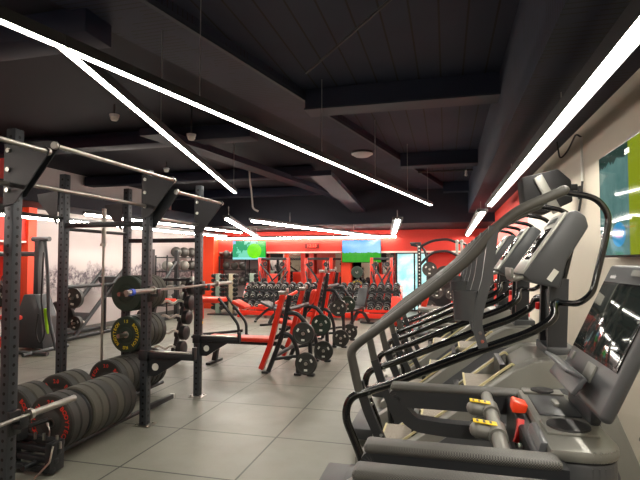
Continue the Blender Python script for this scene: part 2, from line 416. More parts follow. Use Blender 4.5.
# ------------------------------------------------------------------ televisions
def tv(name_label, loc, w, h, rz, scr, hang=0):
    t = thing('television', name_label, 'television', loc, rz)
    G().box((0, .02, 0), (w+.03, .045, h+.03), b=.006).out('casing', 'plastic_black', t)
    o = G().box((0, -.008, 0), (w, .012, h)).out('screen', scr, t)
    G().box((0, .06, 0), (.25, .05, .25)).out('wall_bracket', 'steel_black', t)
    return t
def screenmat(name, strength=1.0, rough=.12):
    m = mat(name, '050505', rough); nt, b = nodes_of(m); v, x, y, z = objxyz(nt)
    b.inputs['Emission Strength'].default_value = strength
    return m, nt, b, v, x, y, z
m, nt, b, v, x, y, z = screenmat('screen_meadow', .58)
jag = mth(nt, 'MULTIPLY', noise(nt, v, 9, 4), .12)
up = mth(nt, 'GREATER_THAN', mth(nt, 'ADD', z, jag), .015)
sky = mixc(nt, mth(nt, 'MULTIPLY', mth(nt, 'ADD', mth(nt, 'MULTIPLY', x, .7), .6), mth(nt, 'SUBTRACT', 1.1, mth(nt, 'MULTIPLY', z, 1.5)), True), hexc('1a9af0'), hexc('a8dcf4'))
grs = mixc(nt, noise(nt, v, 7, 4), hexc('1f8a1c'), hexc('3fae2c'))
nt.links.new(mixc(nt, up, grs, sky), b.inputs['Emission Color']); M['scr_meadow'] = m
m, nt, b, v, x, y, z = screenmat('screen_ball', .58)
dx = mth(nt, 'SUBTRACT', x, .18); dz = mth(nt, 'ADD', z, .03)
d = mth(nt, 'SQRT', mth(nt, 'ADD', mth(nt, 'MULTIPLY', dx, dx), mth(nt, 'MULTIPLY', dz, dz)))
circ = mth(nt, 'LESS_THAN', d, .245)
bands = mixc(nt, mth(nt, 'GREATER_THAN', noise(nt, v, 3.2, 3), .5), hexc('0f9a68'), hexc('6fd0b0'))
bands = mixc(nt, mth(nt, 'GREATER_THAN', x, .30), bands, hexc('0cba3a'))
bands = mixc(nt, mth(nt, 'LESS_THAN', z, -.24), bands, hexc('8fe0e4'))
ins = mth(nt, 'MULTIPLY', mth(nt, 'LESS_THAN', x, -.46), mth(nt, 'GREATER_THAN', z, .20))
bands = mixc(nt, ins, bands, hexc('8fb6ea'))
ballc = mixc(nt, noise(nt, v, 4, 3), hexc('38c80c'), hexc('8af51a'))
nt.links.new(mixc(nt, circ, bands, ballc), b.inputs['Emission Color']); M['scr_ball'] = m
m, nt, b, v, x, y, z = screenmat('screen_aerial', .30, .06)
c1 = mixc(nt, noise(nt, v, 5, 5, .6), hexc('2f6f6c'), hexc('8fb9b2'))
c1 = mixc(nt, mth(nt, 'GREATER_THAN', mth(nt, 'ADD', z, mth(nt, 'MULTIPLY', noise(nt, v, 14, 4), .1)), .33), c1, hexc('2e4a42'))
c1 = mixc(nt, mth(nt, 'GREATER_THAN', x, -.04), c1, hexc('a5b524'))
d = mth(nt, 'SQRT', mth(nt, 'ADD', mth(nt, 'POWER', mth(nt, 'ADD', x, .24), 2), mth(nt, 'MULTIPLY', mth(nt, 'POWER', mth(nt, 'ADD', z, .22), 2), 2.6)))
c1 = mixc(nt, mth(nt, 'LESS_THAN', d, .13), c1, hexc('3fb2ee'))
nt.links.new(c1, b.inputs['Emission Color']); M['scr_aerial'] = m
tv('wall television showing a green pitch with a lime ball, left of the clock', (-6.28, 15.05, 1.96), 1.13, .62, .06, 'scr_ball')
tv('wall television showing blue sky over a green meadow', (-2.58, 15.25, 1.91), 1.22, .69, 0, 'scr_meadow')
t = tv('large television on the cream wall at the right edge, teal picture', (XR-.10, 3.38, 1.995), 1.26, .71, -PI/2, 'scr_aerial')
G().text('sm', .07, Matrix.Translation((-.05, -.016, .30)) @ Matrix.Rotation(PI/2, 4, 'X'), .001).out('caption', 'letter_white', t)
# digital clock on bulkhead
t = thing('digital_clock', 'small red digital clock on the red bulkhead between the televisions', 'clock', (-4.25, 15.47, 2.1))
G().box((0, 0, 0), (.48, .05, .17), b=.01).out('case', mat('clock_case', '7a1410', .5), t)
M['led'] = mat('clock_digits', 'ff3a2a', .4, emit=2.5)
G().text('12:55', .15, Matrix.Translation((0, -.028, 0)) @ Matrix.Rotation(PI/2, 4, 'X'), .002).out('digits', 'led', t)

# ------------------------------------------------------------------ plates
def plate_mesh(t, r, th, mtl, axis=(0, 1, 0), inner=.03):
    # disc with raised rim and recessed web, hub hole
    G().lathe([(inner, 0), (r*.36, 0), (r*.40, .006), (r*.50, .006), (r*.54, 0), (r-.012, 0), (r, .01), (r, th-.01), (r-.012, th), (r*.54, th), (r*.5, th-.006), (r*.4, th-.006), (r*.36, th), (inner, th)], axis=axis, seg=48, close=True).out('disc', mtl, t)
    G().lathe([(inner*.84, -.002), (inner*1.3, -.002), (inner*1.3, th+.002), (inner*.84, th+.002)], axis=axis, seg=24, close=True).out('hub_ring', 'steel', t)
def ring_text(t, words, rad, size, mtl, y=-.002):
    for txt, a0 in words:
        g = G()  #      # a0: centre angle clockwise from top, degrees
        n = len(txt); step = size*.72/rad
        for i, ch in enumerate(txt):
            if ch == ' ': continue
            a = math.radians(a0)+(i-(n-1)/2)*step
            g.text(ch, size, Matrix.Translation((rad*math.sin(a), y, rad*math.cos(a))) @ Matrix.Rotation(a, 4, 'Y') @ Matrix.Rotation(PI/2, 4, 'X'), .001)
        g.out('lettering', mtl, t)
_pp = {}
def plate(loc, r, th, mtl, label, group, letters=None):
    key = (r, th, mtl, letters)
    if key in _pp: return dup(_pp[key], loc, label, group=group)
    t = thing('bumper_plate', label, 'weight plate', loc, 0, group)
    plate_mesh(t, r, th, mtl)
    if letters == 'r': ring_text(t, (('BODYTECH', 90), ('BODYTECH', 270), ('20', 0), ('KG', 180)), r*.72, .052, 'letter_red')
    if letters == 'y': ring_text(t, (('BODYTECH', 90), ('BODYTECH', 270), ('15', 0), ('KG', 180)), r*.72, .050, 'letter_yellow')
    _pp[key] = t; return t
# row one on floor tray
y = 3.33; ths = [.085, .085, .03, .03, .095, .085, .105, .095, .095, .08]
mts = ['rubber', 'rubber', 'rubber', 'steel_black', 'rubber_speck', 'rubber_speck', 'rubber', 'rubber_speck', 'rubber', 'rubber']
txt = ['nearest of the row, with red ring lettering', 'second from the front', 'thin one third from the front', 'thin one fourth from the front', 'speckled one fifth from the front', 'speckled one sixth from the front', 'thick one seventh from the front', 'speckled thick one near the back', 'ninth from the front, beside the rig post', 'last one behind the rig post']
for th, mm, tx in zip(ths, mts, txt):
    plate((-3.095, y, .30), .225 if th > .05 else .205, th, mm, 'black bumper plate in the aisle-side floor row, ' + tx, 'bumper plates in the aisle-side floor row', 'r' if y < 3.4 else None)
    y += th+.004
for k, (y0, nn) in enumerate(((3.42, 3), (3.92, 3), (4.62, 9))):
    y = y0
    for i in range(nn):
        th = (.085, .1, .085, .1, .08, .1, .085, .1, .085)[i]
        wh = ('near cluster', 'middle cluster', 'far cluster')[k]
        pos = ('front one with red lettering', 'second one', 'third one', 'fourth one', 'fifth one', 'sixth one', 'seventh one', 'eighth one', 'rearmost one')[i]
        plate((-3.585, y, .30), .225, th, 'rubber' if i != 1 else 'rubber_speck', 'black bumper plate in the inner floor row, %s, %s' % (wh, pos), 'bumper plates in the inner floor row', 'r' if i == 0 else None)
        y += th+.004
y = 5.0
for i in range(6):
    plate((-3.62, y, .745), .21, .085, ['rubber_green', 'rubber', 'rubber_speck', 'rubber', 'rubber_speck', 'rubber'][i], 'bumper plate on the lower rear peg of the rig, ' + ['front one with yellow lettering', 'second', 'third', 'fourth', 'fifth', 'rearmost'][i], 'plates on the lower rear peg', 'y' if i == 0 else None)
    plate((-3.62, y, 1.22), .21, .085, ['rubber_green', 'rubber_green', 'rubber', 'rubber_speck', 'rubber_speck', 'rubber_speck'][i], 'bumper plate on the upper rear peg of the rig, ' + ['dark green front one', 'dark green second', 'third', 'fourth', 'fifth', 'rearmost'][i], 'plates on the upper rear peg')
    y += .089

# ------------------------------------------------------------------ rig
rig = thing('pull_up_rig', 'black multi-bay pull-up rig with drilled posts on the left', 'power rack', (-2.87, 2.72, 0))
OX, OY = 2.87, -2.72
NX, FX = -2.87, -3.86
def rp(x, y, z=0): return (x+OX, y+OY, z)
HT = 2.505
for X in (NX, FX):
    for Y in (1.17, 2.72, 4.28, 5.33):
        o = G().box((0, 0, HT/2+.005), (.075, .075, HT-.01), b=.004).out('upright', 'rig_post', rig, loc=rp(X, Y))
        G().box((0, 0, .005), (.17, .15, .01), b=.003).cyl((.06, .05, .01), (.06, .05, .022), .012, seg=6).cyl((-.06, -.05, .01), (-.06, -.05, .022), .012, seg=6).cyl((.06, -.05, .01), (.06, -.05, .022), .012, seg=6).cyl((-.06, .05, .01), (-.06, .05, .022), .012, seg=6).out('foot_plate', 'steel', o)
def gusset(Y, side, ztip):
    g = G().prism([(NX-.04+OX, ztip+.07), (NX+.05+OX, ztip+.05), (NX+.30+OX, ztip+.035), (NX+.33+OX, ztip+.005), (NX+.31+OX, ztip-.03), (NX+.06+OX, ztip-.34), (NX-.04+OX, ztip-.36)], 'y', Y+OY+side*.04, Y+OY+side*.048)
    o = g.out('gusset_plate', 'steel_black', rig)
    b2 = G()
    for zz in (ztip+.02, ztip-.11, ztip-.25): b2.cyl((NX+.0+OX, Y+OY+side*.048, zz), (NX+OX, Y+OY+side*.062, zz), .016, seg=8)
    b2.out('bolt', 'steel', o)
bays = [(1.17, 2.72, 2.33, 2.12), (2.72, 4.28, 2.385, 2.145), (4.28, 5.33, 2.28, 2.035)]
for y0, y1, zt, zl in bays:
    gusset(y0, 1, zt); gusset(y1, -1, zt)
    G().cyl(rp(-2.57, y0+.035, zt), rp(-2.57, y1-.035, zt), .0165, seg=14).cyl(rp(-2.57, y0+.02, zt), rp(-2.57, y0+.04, zt), .026).cyl(rp(-2.57, y1-.04, zt), rp(-2.57, y1-.02, zt), .026).out('pull_up_bar', 'bar_steel', rig)
    G().cyl(rp(NX, y0+.03, zl), rp(NX, y1-.03, zl), .016, seg=14).out('pull_up_bar', 'bar_steel', rig)
    G().cyl(rp(FX, y0+.03, zl-.1), rp(FX, y1-.03, zl-.1), .018, seg=14).out('rear_bar', 'steel_black', rig)
    # triangular gussets at far posts
for Y in (4.28, 5.33):
    g = G().prism([(FX-.04+OX, 2.33), (FX-.3+OX, 2.30), (FX-.28+OX, 2.22), (FX-.05+OX, 1.98)], 'y', Y+OY-.05, Y+OY-.042).out('gusset_plate', 'steel_black', rig)
for Y, zz in ((1.17, 1.97), (2.72, 1.97), (4.28, 1.97), (5.33, 1.85)):
    G().box(rp((NX+FX)/2, Y, zz), (abs(NX-FX)-.07, .05, .05), b=.004).out('crossmember', 'steel_black', rig)
for Y in (1.17, 2.72):
    G().box(rp((NX+FX)/2, Y, .05), (abs(NX-FX)-.07, .06, .06), b=.004).out('base_beam', 'steel_black', rig)
# spotter arms
for Y, zz in ((4.28, .68), (5.33, .68)):
    a = G().box(rp(-2.58, Y-.0, zz), (.5, .06, .06), b=.004).prism([(NX+.04+OX, zz-.02), (NX+.42+OX, zz-.02), (NX+.12+OX, zz-.20), (NX+.04+OX, zz-.20)], 'y', Y+OY-.012, Y+OY+.012).box(rp(NX, Y, zz), (.095, .095, .10), b=.004).box(rp(-2.34, Y, zz+.035), (.022, .06, .12), b=.003).out('spotter_arm', 'steel_black', rig)
    G().box(rp(-2.60, Y, zz+.036), (.44, .05, .012), b=.003).out('arm_liner', 'steel', a)
    G().cyl(rp(-2.75, Y-.016, zz-.11), rp(-2.75, Y-.02, zz-.11), .035, seg=20).out('round_badge', 'label_white', a)
# j-cups
for Y, zz, sx in ((4.28, 1.31, 1), (5.33, 1.31, 1), (2.72, .545, 1), (1.17, .545, 1)):
    G().box(rp(NX+.05, Y, zz-.03), (.03, .09, .16), b=.004).box(rp(NX+.095, Y, zz-.045), (.09, .06, .03), b=.004).box(rp(NX+.135, Y, zz-.02), (.014, .06, .07), b=.004).out('bar_hook', 'plastic_black', rig)
# plate trays on floor
for X, y0, y1 in ((-3.02, 3.0, 4.5), (-3.24, 3.0, 4.5), (-3.475, 3.0, 5.55), (-3.695, 3.0, 5.55)):
    G().cyl(rp(X, y0, .078), rp(X, y1, .078), .022, seg=12).out('plate_rail', 'steel_black', rig)
e = G()
for zz, yy in ((.225, 3.20), (.165, 3.17), (.105, 3.14), (.045, 3.11)): e.box(rp(-3.07, yy, zz), (.44, .05, .045), (0, .04, 0), b=.01)
e.box(rp(-2.88, 3.15, .13), (.05, .14, .22), b=.006).box(rp(-3.27, 3.15, .13), (.05, .12, .24), b=.006)
e = e.out('tray_end_frame', 'steel_black', rig)
e2 = G()
for dx, zz in ((-3.0, .25), (-3.08, .25), (-3.22, .26), (-2.88, .245), (-2.85, .2)): G().cyl(rp(dx, 3.17, zz-.02), rp(dx, 3.17, zz+.03), .011, seg=8).out('bolt', 'steel', e)
e2.tube([rp(-2.85, 3.1, .22), rp(-2.84, 3.06, .12), rp(-2.93, 3.02, .012)], .007, .01, 6).out('hook_wire', 'steel', e)
G().tube([rp(-2.98, 3.2, .24), rp(-3.04, 3.27, .26), rp(-3.09, 3.30, .32)], .006, .02, 6).out('hook_wire', 'steel', e)
G().box(rp(-3.2, 3.08, .30), (.2, .09, .09), b=.01).tube([rp(-3.15, 3.1, .32), rp(-3.03, 3.24, .36)], .018, 0, 10).out('strap_block', 'plastic_black', rig)
# storage pegs at rear post
for zz in (.745, 1.22):
    pg = G().cyl(rp(-3.62, 4.86, zz), rp(-3.62, 5.62, zz), .0235, seg=14).out('storage_peg', 'steel', rig)
    G().box(rp(-3.86, 5.48, zz), (.05, .28, .06)).box(rp(-3.74, 5.63, zz), (.28, .04, .06)).out('peg_bracket', 'steel_black', pg)
# low foot rail stub
G().box(rp(-3.07, 4.86, .05), (.05, .48, .05), b=.005).out('foot_stub', 'plastic_black', rig)
G().box(rp(-3.07, 5.11, .05), (.052, .02, .052), b=.003).out('foot_cap', 'white_plastic', rig)

# ------------------------------------------------------------------ barbells
def barbell(loc, rot, label, cap=None, L=2.2):
    t = thing('barbell', label, 'barbell', loc); t.rotation_euler = rot
    h = L/2
    G().cyl((0, -h+.42, 0), (0, h-.42, 0), .014, seg=14).out('shaft', 'bar_steel', t)
    for s in (-1, 1):
        o = G().cyl((0, s*(h-.42), 0), (0, s*h, 0), .0245, seg=16).out('sleeve', 'bar_steel', t)
        G().cyl((0, s*(h-.43), 0), (0, s*(h-.40), 0), .038, seg=16).out('collar', 'steel', o)
        if cap and s < 0: G().cyl((0, -h+.06, 0), (0, -h+.10, 0), .032, seg=16).out('collar_ring', cap, o)
    return t
barbell((-2.775, 4.93, 1.315), (0, 0, 0), 'steel barbell racked at chest height on the two rearmost rig posts', 'blue')
barbell((-2.775, 2.12, .55), (0, 0, 0), 'steel barbell held low across the nearest rig post above the floor plates')
barbell((-3.80, 4.82, 1.10), (PI/2, 0, 0), 'dark barbell standing upright, left of the two upright bars by the rig')
barbell((-3.34, 5.0, 1.10), (PI/2, 0, 0), 'dark barbell standing upright beside the rear rig post, right of the two', L=2.0)

# ------------------------------------------------------------------ curl bar rack
rk = thing('curl_bar_rack', 'black upright rack holding five wavy curl bars behind the rig', 'rack', (-4.5, 7.4, 0))
for s in (-1, 1):
    G().tube([(s*.27, -.35, .03), (s*.27, .12, 1.3)], (.03, .03), 0, flat=(1, 0, 0)).box((s*.27, -.12, .03), (.06, .7, .06), b=.005).out('side_frame', 'steel_black', rk)
    for k in range(5): G().box((s*.27, -.30+.08*k, .16+.235*k), (.05, .14, .03), b=.005).box((s*.27, -.365+.08*k, .19+.235*k), (.05, .02, .06), b=.003).out('bar_hook', 'steel_black', rk)
G().box((0, .12, 1.28), (.6, .05, .05), b=.005).out('crossbar', 'steel_black', rk)
G().box((0, .1, .05), (.6, .05, .05), b=.005).out('crossbar', 'steel_black', rk)
cb0 = thing('curl_barbell', 'lowest silver wavy curl bar with round black ends on the black rack', 'barbell', (-4.5, 7.06, .215), 0, 'curl bars on the rack')
pts = [(-.36, 0, 0), (-.3, 0, 0), (-.22, 0, .04), (-.12, 0, -.03), (0, 0, .03), (.12, 0, -.03), (.22, 0, .04), (.3, 0, 0), (.36, 0, 0)]
G().tube(pts, .021, .04, 10).out('bar', 'curl_white', cb0)
for s in (-1, 1):
    G().lathe([(.02, 0), (.10, 0), (.115, .012), (.115, .09), (.10, .1), (.02, .1)], o=(s*.36 if s > 0 else -.46, 0, 0), axis=(1, 0, 0), seg=24).out('weight_head', 'plastic_black', cb0)
for k, lb in enumerate(('second lowest', 'middle', 'second highest', 'highest')):
    dup(cb0, (-4.5, 7.06+.08*(k+1), .215+.235*(k+1)), lb + ' silver wavy curl bar with round black ends on the black rack')

# ------------------------------------------------------------------ preacher curl bench (red)
t = thing('preacher_bench', 'red preacher curl bench with black frame behind the rig', 'bench', (-4.65, 9.5, 0))
G().box((-.2, 0, .78), (.62, .5, .10), (0, .0, 0), b=.03).out('arm_pad', 'red_vinyl', t)
G().box((.52, 0, .70), (.32, .34, .08), (0, .45, 0), b=.03).out('seat', 'red_vinyl', t)
G().box((-.45, 0, .55), (.10, .3, .4), b=.03).out('chest_pad', 'red_vinyl', t)
G().tube([(.1, -.2, .84), (.55, -.2, .30), (.55, -.2, .0)], .03, .1).tube([(.1, .2, .84), (.55, .2, .30), (.55, .2, .0)], .03, .1).tube([(-.45, 0, .04), (.55, 0, .16)], .03, 0).box((.55, 0, .03), (.08, .5, .05), b=.01).box((-.45, 0, .03), (.08, .5, .05), b=.01).cyl((-.4, 0, .04), (-.4, 0, .75), .035).out('frame', 'steel_black', t)
G().cyl((-.4, -.02, .28), (-.4, -.02, .32), .055).out('adjuster', 'yellow', t)

# ------------------------------------------------------------------ olympic benches (red leaning uprights, plate horns)
def small_plate(t_loc, r, th, mtl, label, grp):
    key = ('sp', r, th, mtl)
    if key in _pp: return dup(_pp[key], t_loc, label, group=grp)
    t = thing('weight_plate', label, 'weight plate', t_loc, 0, grp)
    g = G().lathe([(.026, 0), (r*.3, 0), (r*.34, .006), (r*.8, .006), (r*.85, 0), (r-.006, 0), (r, .006), (r, th-.006), (r-.006, th), (r*.85, th), (r*.8, th-.006), (r*.34, th-.006), (r*.3, th), (.026, th)], axis=(0, 1, 0), seg=36, close=True)
    g.out('disc', mtl, t)
    for k in range(3):
        a = 2*PI*k/3+.5
        G().box((r*.57*math.cos(a), .004, r*.57*math.sin(a)), (r*.17, .006, r*.30), (0, -a, 0), b=.002).out('grip_slot', 'label_white', t)
    _pp[key] = t; return t
def olympic(loc, ht, wid, incline, label, which):
    t = thing('bench_press_station', label, 'bench', loc)
    k = ht/1.14
    for i, yy in enumerate((0, wid)):
        G().tube([(-.08, yy, .06), (.05, yy, .38*k), (.25, yy, ht)], (.035, .032), .08, flat=(0, 1, 0)).out('upright', 'red', t)
        f = G().tube([(.03, yy, .03), (.18, yy, .40*k), (.25, yy, .6*k), (.345, yy, ht*.98)], .034, .15)
        f.tube([(.29, yy, .86*k), (.46, yy, .87*k), (.64, yy, .66*k), (.66, yy, .02)], .03, .14)
        f.tube([(.2, yy, .58*k), (.36, yy, .56*k), (.47, yy, .36*k), (.47, yy, .02)], .03, .12)
        f.tube([(.09, yy, .2), (.4, yy, .26), (.66, yy, .26)], .022, .05)
        f.out('side_frame', 'steel_black', t)
        for xx in (-.01, .47, .66): G().box((xx, yy, .018), (.10, .09, .035), b=.01).out('foot', 'plastic_dark', t)
        G().box((.24, yy-.0, ht+.01), (.10, .10, .05), b=.01).box((.31, yy, ht+.04), (.02, .09, .07), b=.005).out('bar_cradle', 'steel', t)
        for xx, zz in ((.58, .60*k), (.62, .19)):
            G().cyl((xx, yy+.03, zz), (xx, yy-.14, zz), .022, seg=12).out('plate_horn', 'steel', t)
    G().cyl((.13, 0, .25), (.13, wid, .25), .03).out('crossbar', 'steel_black', t)
    G().cyl((.33, 0, ht*.8), (.33, wid, ht*.8), .03).out('crossbar', 'steel_black', t)
    ym = wid/2
    if not incline:
        G().box((-.62, ym, .40), (1.05, .28, .07), b=.025).out('bench_pad', 'red_vinyl', t)
        G().box((-.55, ym, .34), (1.1, .07, .06)).tube([(-1.0, ym, .33), (-1.06, ym, .03)], (.035, .035), 0, flat=(0, 1, 0)).box((-1.06, ym, .02), (.08, .45, .04), b=.01).tube([(0, ym, .33), (.13, ym, .25)], .03).out('bench_frame', 'steel_black', t)
    else:
        G().box((-.18, ym, .68), (.10, .28, .80), (0, .5, 0), b=.03).out('back_pad', 'red_vinyl', t)
        G().box((-.62, ym, .38), (.36, .3, .07), (0, .2, 0), b=.025).out('seat_pad', 'red_vinyl', t)
        G().tube([(-.9, ym, .03), (-.5, ym, .3), (.13, ym, .9)], .03, .1).box((-.9, ym, .02), (.08, .45, .04), b=.01).tube([(-.9, ym, .05), (.13, ym, .2)], .03).out('bench_frame', 'steel_black', t)
    xs, y0 = loc[0], loc[1]
    grp = 'plates stored on the ' + which
    for i, yy in enumerate((y0-.13, y0+wid-.13)):
        pos = ('near', 'far')[i]
        small_plate((xs+.58, yy, .60*k), .155 if i == 0 else .16, .035, ('iron', 'rubber_green')[i], 'round grip plate on the upper horn, %s side of the %s' % (pos, which), grp)
        small_plate((xs+.58, yy+.042, .60*k), .15, .035, 'iron', 'inner plate behind the upper horn plate, %s side of the %s' % (pos, which), grp)
        small_plate((xs+.62, yy, .19), .155, .035, 'iron', 'round grip plate on the lower horn, %s side of the %s' % (pos, which), grp)
    return t
olympic((-2.5, 6.65, 0), 1.14, 1.0, False, 'flat bench press station with red pad, nearest of the red-post benches', 'nearest bench press')
olympic((-2.5, 8.95, 0), 1.40, .85, True, 'incline bench press station with taller red posts, behind the nearest one', 'incline bench press')

# adjustable benches
def adj_bench(loc, rz, label, m1='red_vinyl', ang=1.1, L=.7):
    t = thing('adjustable_bench', label, 'bench', loc, rz, 'adjustable benches')
    G().box((-.15, 0, .44), (.38, .28, .07), (0, -.12, 0), b=.025).out('seat', m1, t)
    G().box((.08+math.cos(ang)*L/2, 0, .46+math.sin(ang)*L/2), (L, .28, .07), (0, -ang, 0), b=.025).out('backrest', m1, t)
    G().tube([(-.4, 0, .05), (-.05, 0, .36), (.25, 0, .30), (.5, 0, .05)], (.03, .03), .1, flat=(0, 1, 0)).box((-.4, 0, .03), (.06, .4, .05), b=.01).box((.5, 0, .03), (.06, .5, .05), b=.01).tube([(.2, 0, .3), (.28, 0, .8)], .02).out('frame', 'steel_black', t)
    return t
adj_bench((-2.1, 12.0, 0), 1.2, 'upright adjustable bench with dark back, left of the orange one', 'plastic_black', 1.2, .5)
bb = adj_bench((-1.25, 12.3, 0), 1.5, 'orange-red upright adjustable bench right of the dark-backed one', 'red_vinyl', 1.3, .5)
bb.scale = (.75, .75, .75)
adj_bench((-4.5, 12.3, 0), .3, 'low red adjustable bench in front of the long dumbbell rack', 'red_vinyl', .5)
adj_bench((-3.9, 11.2, 0), 2.4, 'dark flat bench on the floor in front of the long dumbbell rack', 'plastic_black', .15)

# ------------------------------------------------------------------ dumbbell rack
X0, X1, YD = -5.75, -1.2, 13.4
t = thing('dumbbell_rack', 'long three-tier dumbbell rack with red trays across the back', 'rack', ((X0+X1)/2, YD, 0))
W = X1-X0
tiers = [(0, .30, -.22), (1, .54, 0), (2, .78, .2)]
for i, z, yo in tiers:
    G().box((0, yo, z-.02), (W, .26, .02), (.3, 0, 0)).box((0, yo-.13, z-.035), (W, .02, .07)).out('tray', 'steel_black' if i else 'red', t)
G().box((0, -.38, .14), (W, .03, .13), b=.005).out('kick_panel', 'red', t)
for k in range(5):
    xx = -W/2+W*k/4
    G().tube([(xx, -.34, .04), (xx, .30, .92)], (.03, .03), 0, flat=(1, 0, 0)).box((xx, 0, .03), (.06, .8, .05), b=.01).box((xx, .3, .45), (.06, .06, .85), b=.006).out('leg', 'red', t)
db = thing('dumbbell', 'round black dumbbell on the top tier of the long dumbbell rack', 'dumbbell', (0, 0, 0), 0, 'dumbbells on the top tier of the long rack')
g = G()
for s in (-1, 1): g.lathe([(.02, 0), (.08, 0), (.095, .012), (.095, .09), (.08, .1), (.02, .1)], o=(0, .05 if s > 0 else -.15, 0), axis=(0, 1, 0), seg=18)
g.out('weight_head', 'plastic_black', db)
G().cyl((0, -.06, 0), (0, .06, 0), .016, seg=10).out('handle', 'chrome', db)
G().lathe([(.058, 0), (.08, 0), (.08, .004), (.058, .004)], o=(0, -.154, 0), axis=(0, 1, 0), seg=18, close=True).cyl((0, -.153, 0), (0, -.150, 0), .02).out('end_ring', 'chrome', db)
first = True; names = ('lowest', 'middle', 'top')
n = 21
for i, z, yo in tiers:
    for k in range(n):
        loc = (X0+.13+(W-.26)*k/(n-1), YD+yo, z+.085)
        lb = 'round black dumbbell on the %s tier of the long dumbbell rack' % names[i]; gp = 'dumbbells on the %s tier of the long rack' % names[i]
        if first: db.location = loc; db['label'] = lb; db['group'] = gp; db.rotation_euler = (.3, 0, 0); first = False
        else: dup(db, loc, lb, (.3, 0, 0), gp)
# vertical dumbbell towers
for k, (xx, yy, mm, nm) in enumerate(((-6.65, 13.6, 'grey_green', 'leftmost'), (-6.22, 13.6, 'beige_metal', 'middle'), (-5.8, 14.2, 'grey_green', 'rightmost'))):
    t = thing('dumbbell_tower', '%s of the three upright dumbbell towers left of the long rack' % nm, 'rack', (xx, yy, 0))
    G().box((0, -.02, .62), (.15, .12, 1.2), b=.01).out('column', mm, t)
    G().box((0, 0, .02), (.5, .5, .04), b=.01).out('base', 'steel_black', t)
    sh = G()
    for j in range(8): sh.box((0, -.05, .15+.135*j), (.3, .03, .02))
    sh.out('cradle', 'steel_black', t)
    for j in range(8):
        for s in (-1, 1):
            key = 'sdb'
            if key not in _pp:
                d = thing('dumbbell', 'x', 'dumbbell')
                d2 = G().lathe([(.01, 0), (.05, 0), (.055, .01), (.055, .05), (.01, .055)], o=(0, -.085, 0), axis=(0, 1, 0), seg=14).lathe([(.01, 0), (.05, 0), (.055, .01), (.055, .05), (.01, .055)], o=(0, .03, 0), axis=(0, 1, 0), seg=14).cyl((0, -.05, 0), (0, .05, 0), .013, seg=8).out('weight_heads', 'plastic_black', d)
                _pp[key] = d
            else: d = dup(_pp[key])
            d.location = (xx+s*.135, yy-.06, .21+.135*j)
            d['label'] = 'small black dumbbell on the %s dumbbell tower' % nm; d['group'] = 'small dumbbells on the %s tower' % nm

# ------------------------------------------------------------------ ball racks
def ball_rack(loc, rz, label, L, zs=(.35, .8, 1.3, 1.7)):
    t = thing('ball_rack', label, 'rack', loc, rz)
    for s in (-1, 1):
        for yy in (-.18, .18): G().box((s*L/2, yy, .88), (.035, .035, 1.76), b=.004).out('post', 'steel_black', t)
    for z in zs:
        G().box((0, -.16, z), (L, .03, .03)).box((0, .16, z), (L, .03, .03)).box((-L/2, 0, z), (.03, .36, .03)).box((L/2, 0, z), (.03, .36, .03)).out('shelf_rail', 'steel_black', t)
    return t
ball_rack((-7.72, 13.2, 0), PI/2, 'black wire ball rack against the mural wall near the corner', 2.0)
ball_rack((-7.0, 15.5, 0), 0, 'black wire ball rack against the far wall under the green television', .95)
ballp = {}
def ball(loc, r, mm, label, grp):
    key = (r, mm)
    if key in ballp: return dup(ballp[key], loc, label, group=grp)
    o = G().sphere((0, 0, 0), r, 24).lathe([(r*1.004, -.006), (r*1.008, 0), (r*1.004, .006)], axis=(.3, 1, .2), seg=32).out('medicine_ball', mm, ang=60)
    tag(o, label, 'ball', grp); o.location = loc; ballp[key] = o; return o
for zi, (z, nm) in enumerate(((1.7, 'top'), (1.3, 'second'), (.8, 'third'), (.35, 'lowest'))):
    for k in range(4):
        if zi == 0 and k == 0: continue
        mm = 'ball_grey' if (zi+k) % 2 and zi else 'ball'
        ball((-7.72, 12.5+.46*k, z+.165), .155, mm, 'round medicine ball on the %s shelf of the mural-wall ball rack' % nm, 'balls on the %s shelf by the mural wall' % nm) if mm == 'ball' else ball((-7.72, 12.5+.46*k, z+.165), .155, mm, 'light grey medicine ball on the %s shelf of the mural-wall ball rack' % nm, 'grey balls on the %s shelf by the mural wall' % nm)
for zi, (z, nm) in enumerate(((1.7, 'top'), (1.3, 'second'), (.8, 'third'))):
    for k in range(3):
        if zi == 0 and k == 2: continue
        ball((-7.3+.3*k, 15.5, z+.14), .13, 'ball', 'dark medicine ball on the %s shelf of the far-wall ball rack' % nm, 'balls on the %s shelf at the far wall' % nm)

# ------------------------------------------------------------------ left machines
t = thing('pulldown_machine', 'grey cable pulldown machine with red pad at the left wall', 'exercise machine', (-7.2, 7.4, 0))
G().box((0, 0, 1.0), (.10, .14, 1.96), b=.01).out('mast', 'plastic_dark', t)
G().cyl((-.15, 0, 2.0), (.22, 0, 2.0), .045).cyl((-.9, 0, 1.73), (0, 0, 1.73), .045).out('top_arm', 'mach_mid', t)
G().prism([(-.35, .05), (.3, .05), (.25, .6), (.1, 1.0), (-.15, 1.0), (-.3, .6)], 'y', -.18, .18, b=.02).out('weight_shroud', 'mach_mid', t)
G().box((-.15, -.45, .62), (.45, .12, .08), b=.03).out('seat_pad', 'red_vinyl', t)
G().tube([(.12, 0, 1.95), (.3, -.1, 1.3), (.33, -.1, .6), (.6, -.2, .05)], .03, .2).tube([(-.5, -.5, .04), (.7, -.5, .04)], .035).tube([(-.3, -.45, .6), (-.1, -.6, .05)], .03).tube([(.4, .3, .04), (.4, -.7, .04)], .03).out('frame', 'mach_mid', t)
G().cyl((.25, -.05, .3), (.28, -.12, .75), .035).out('band_marker', 'green', t)
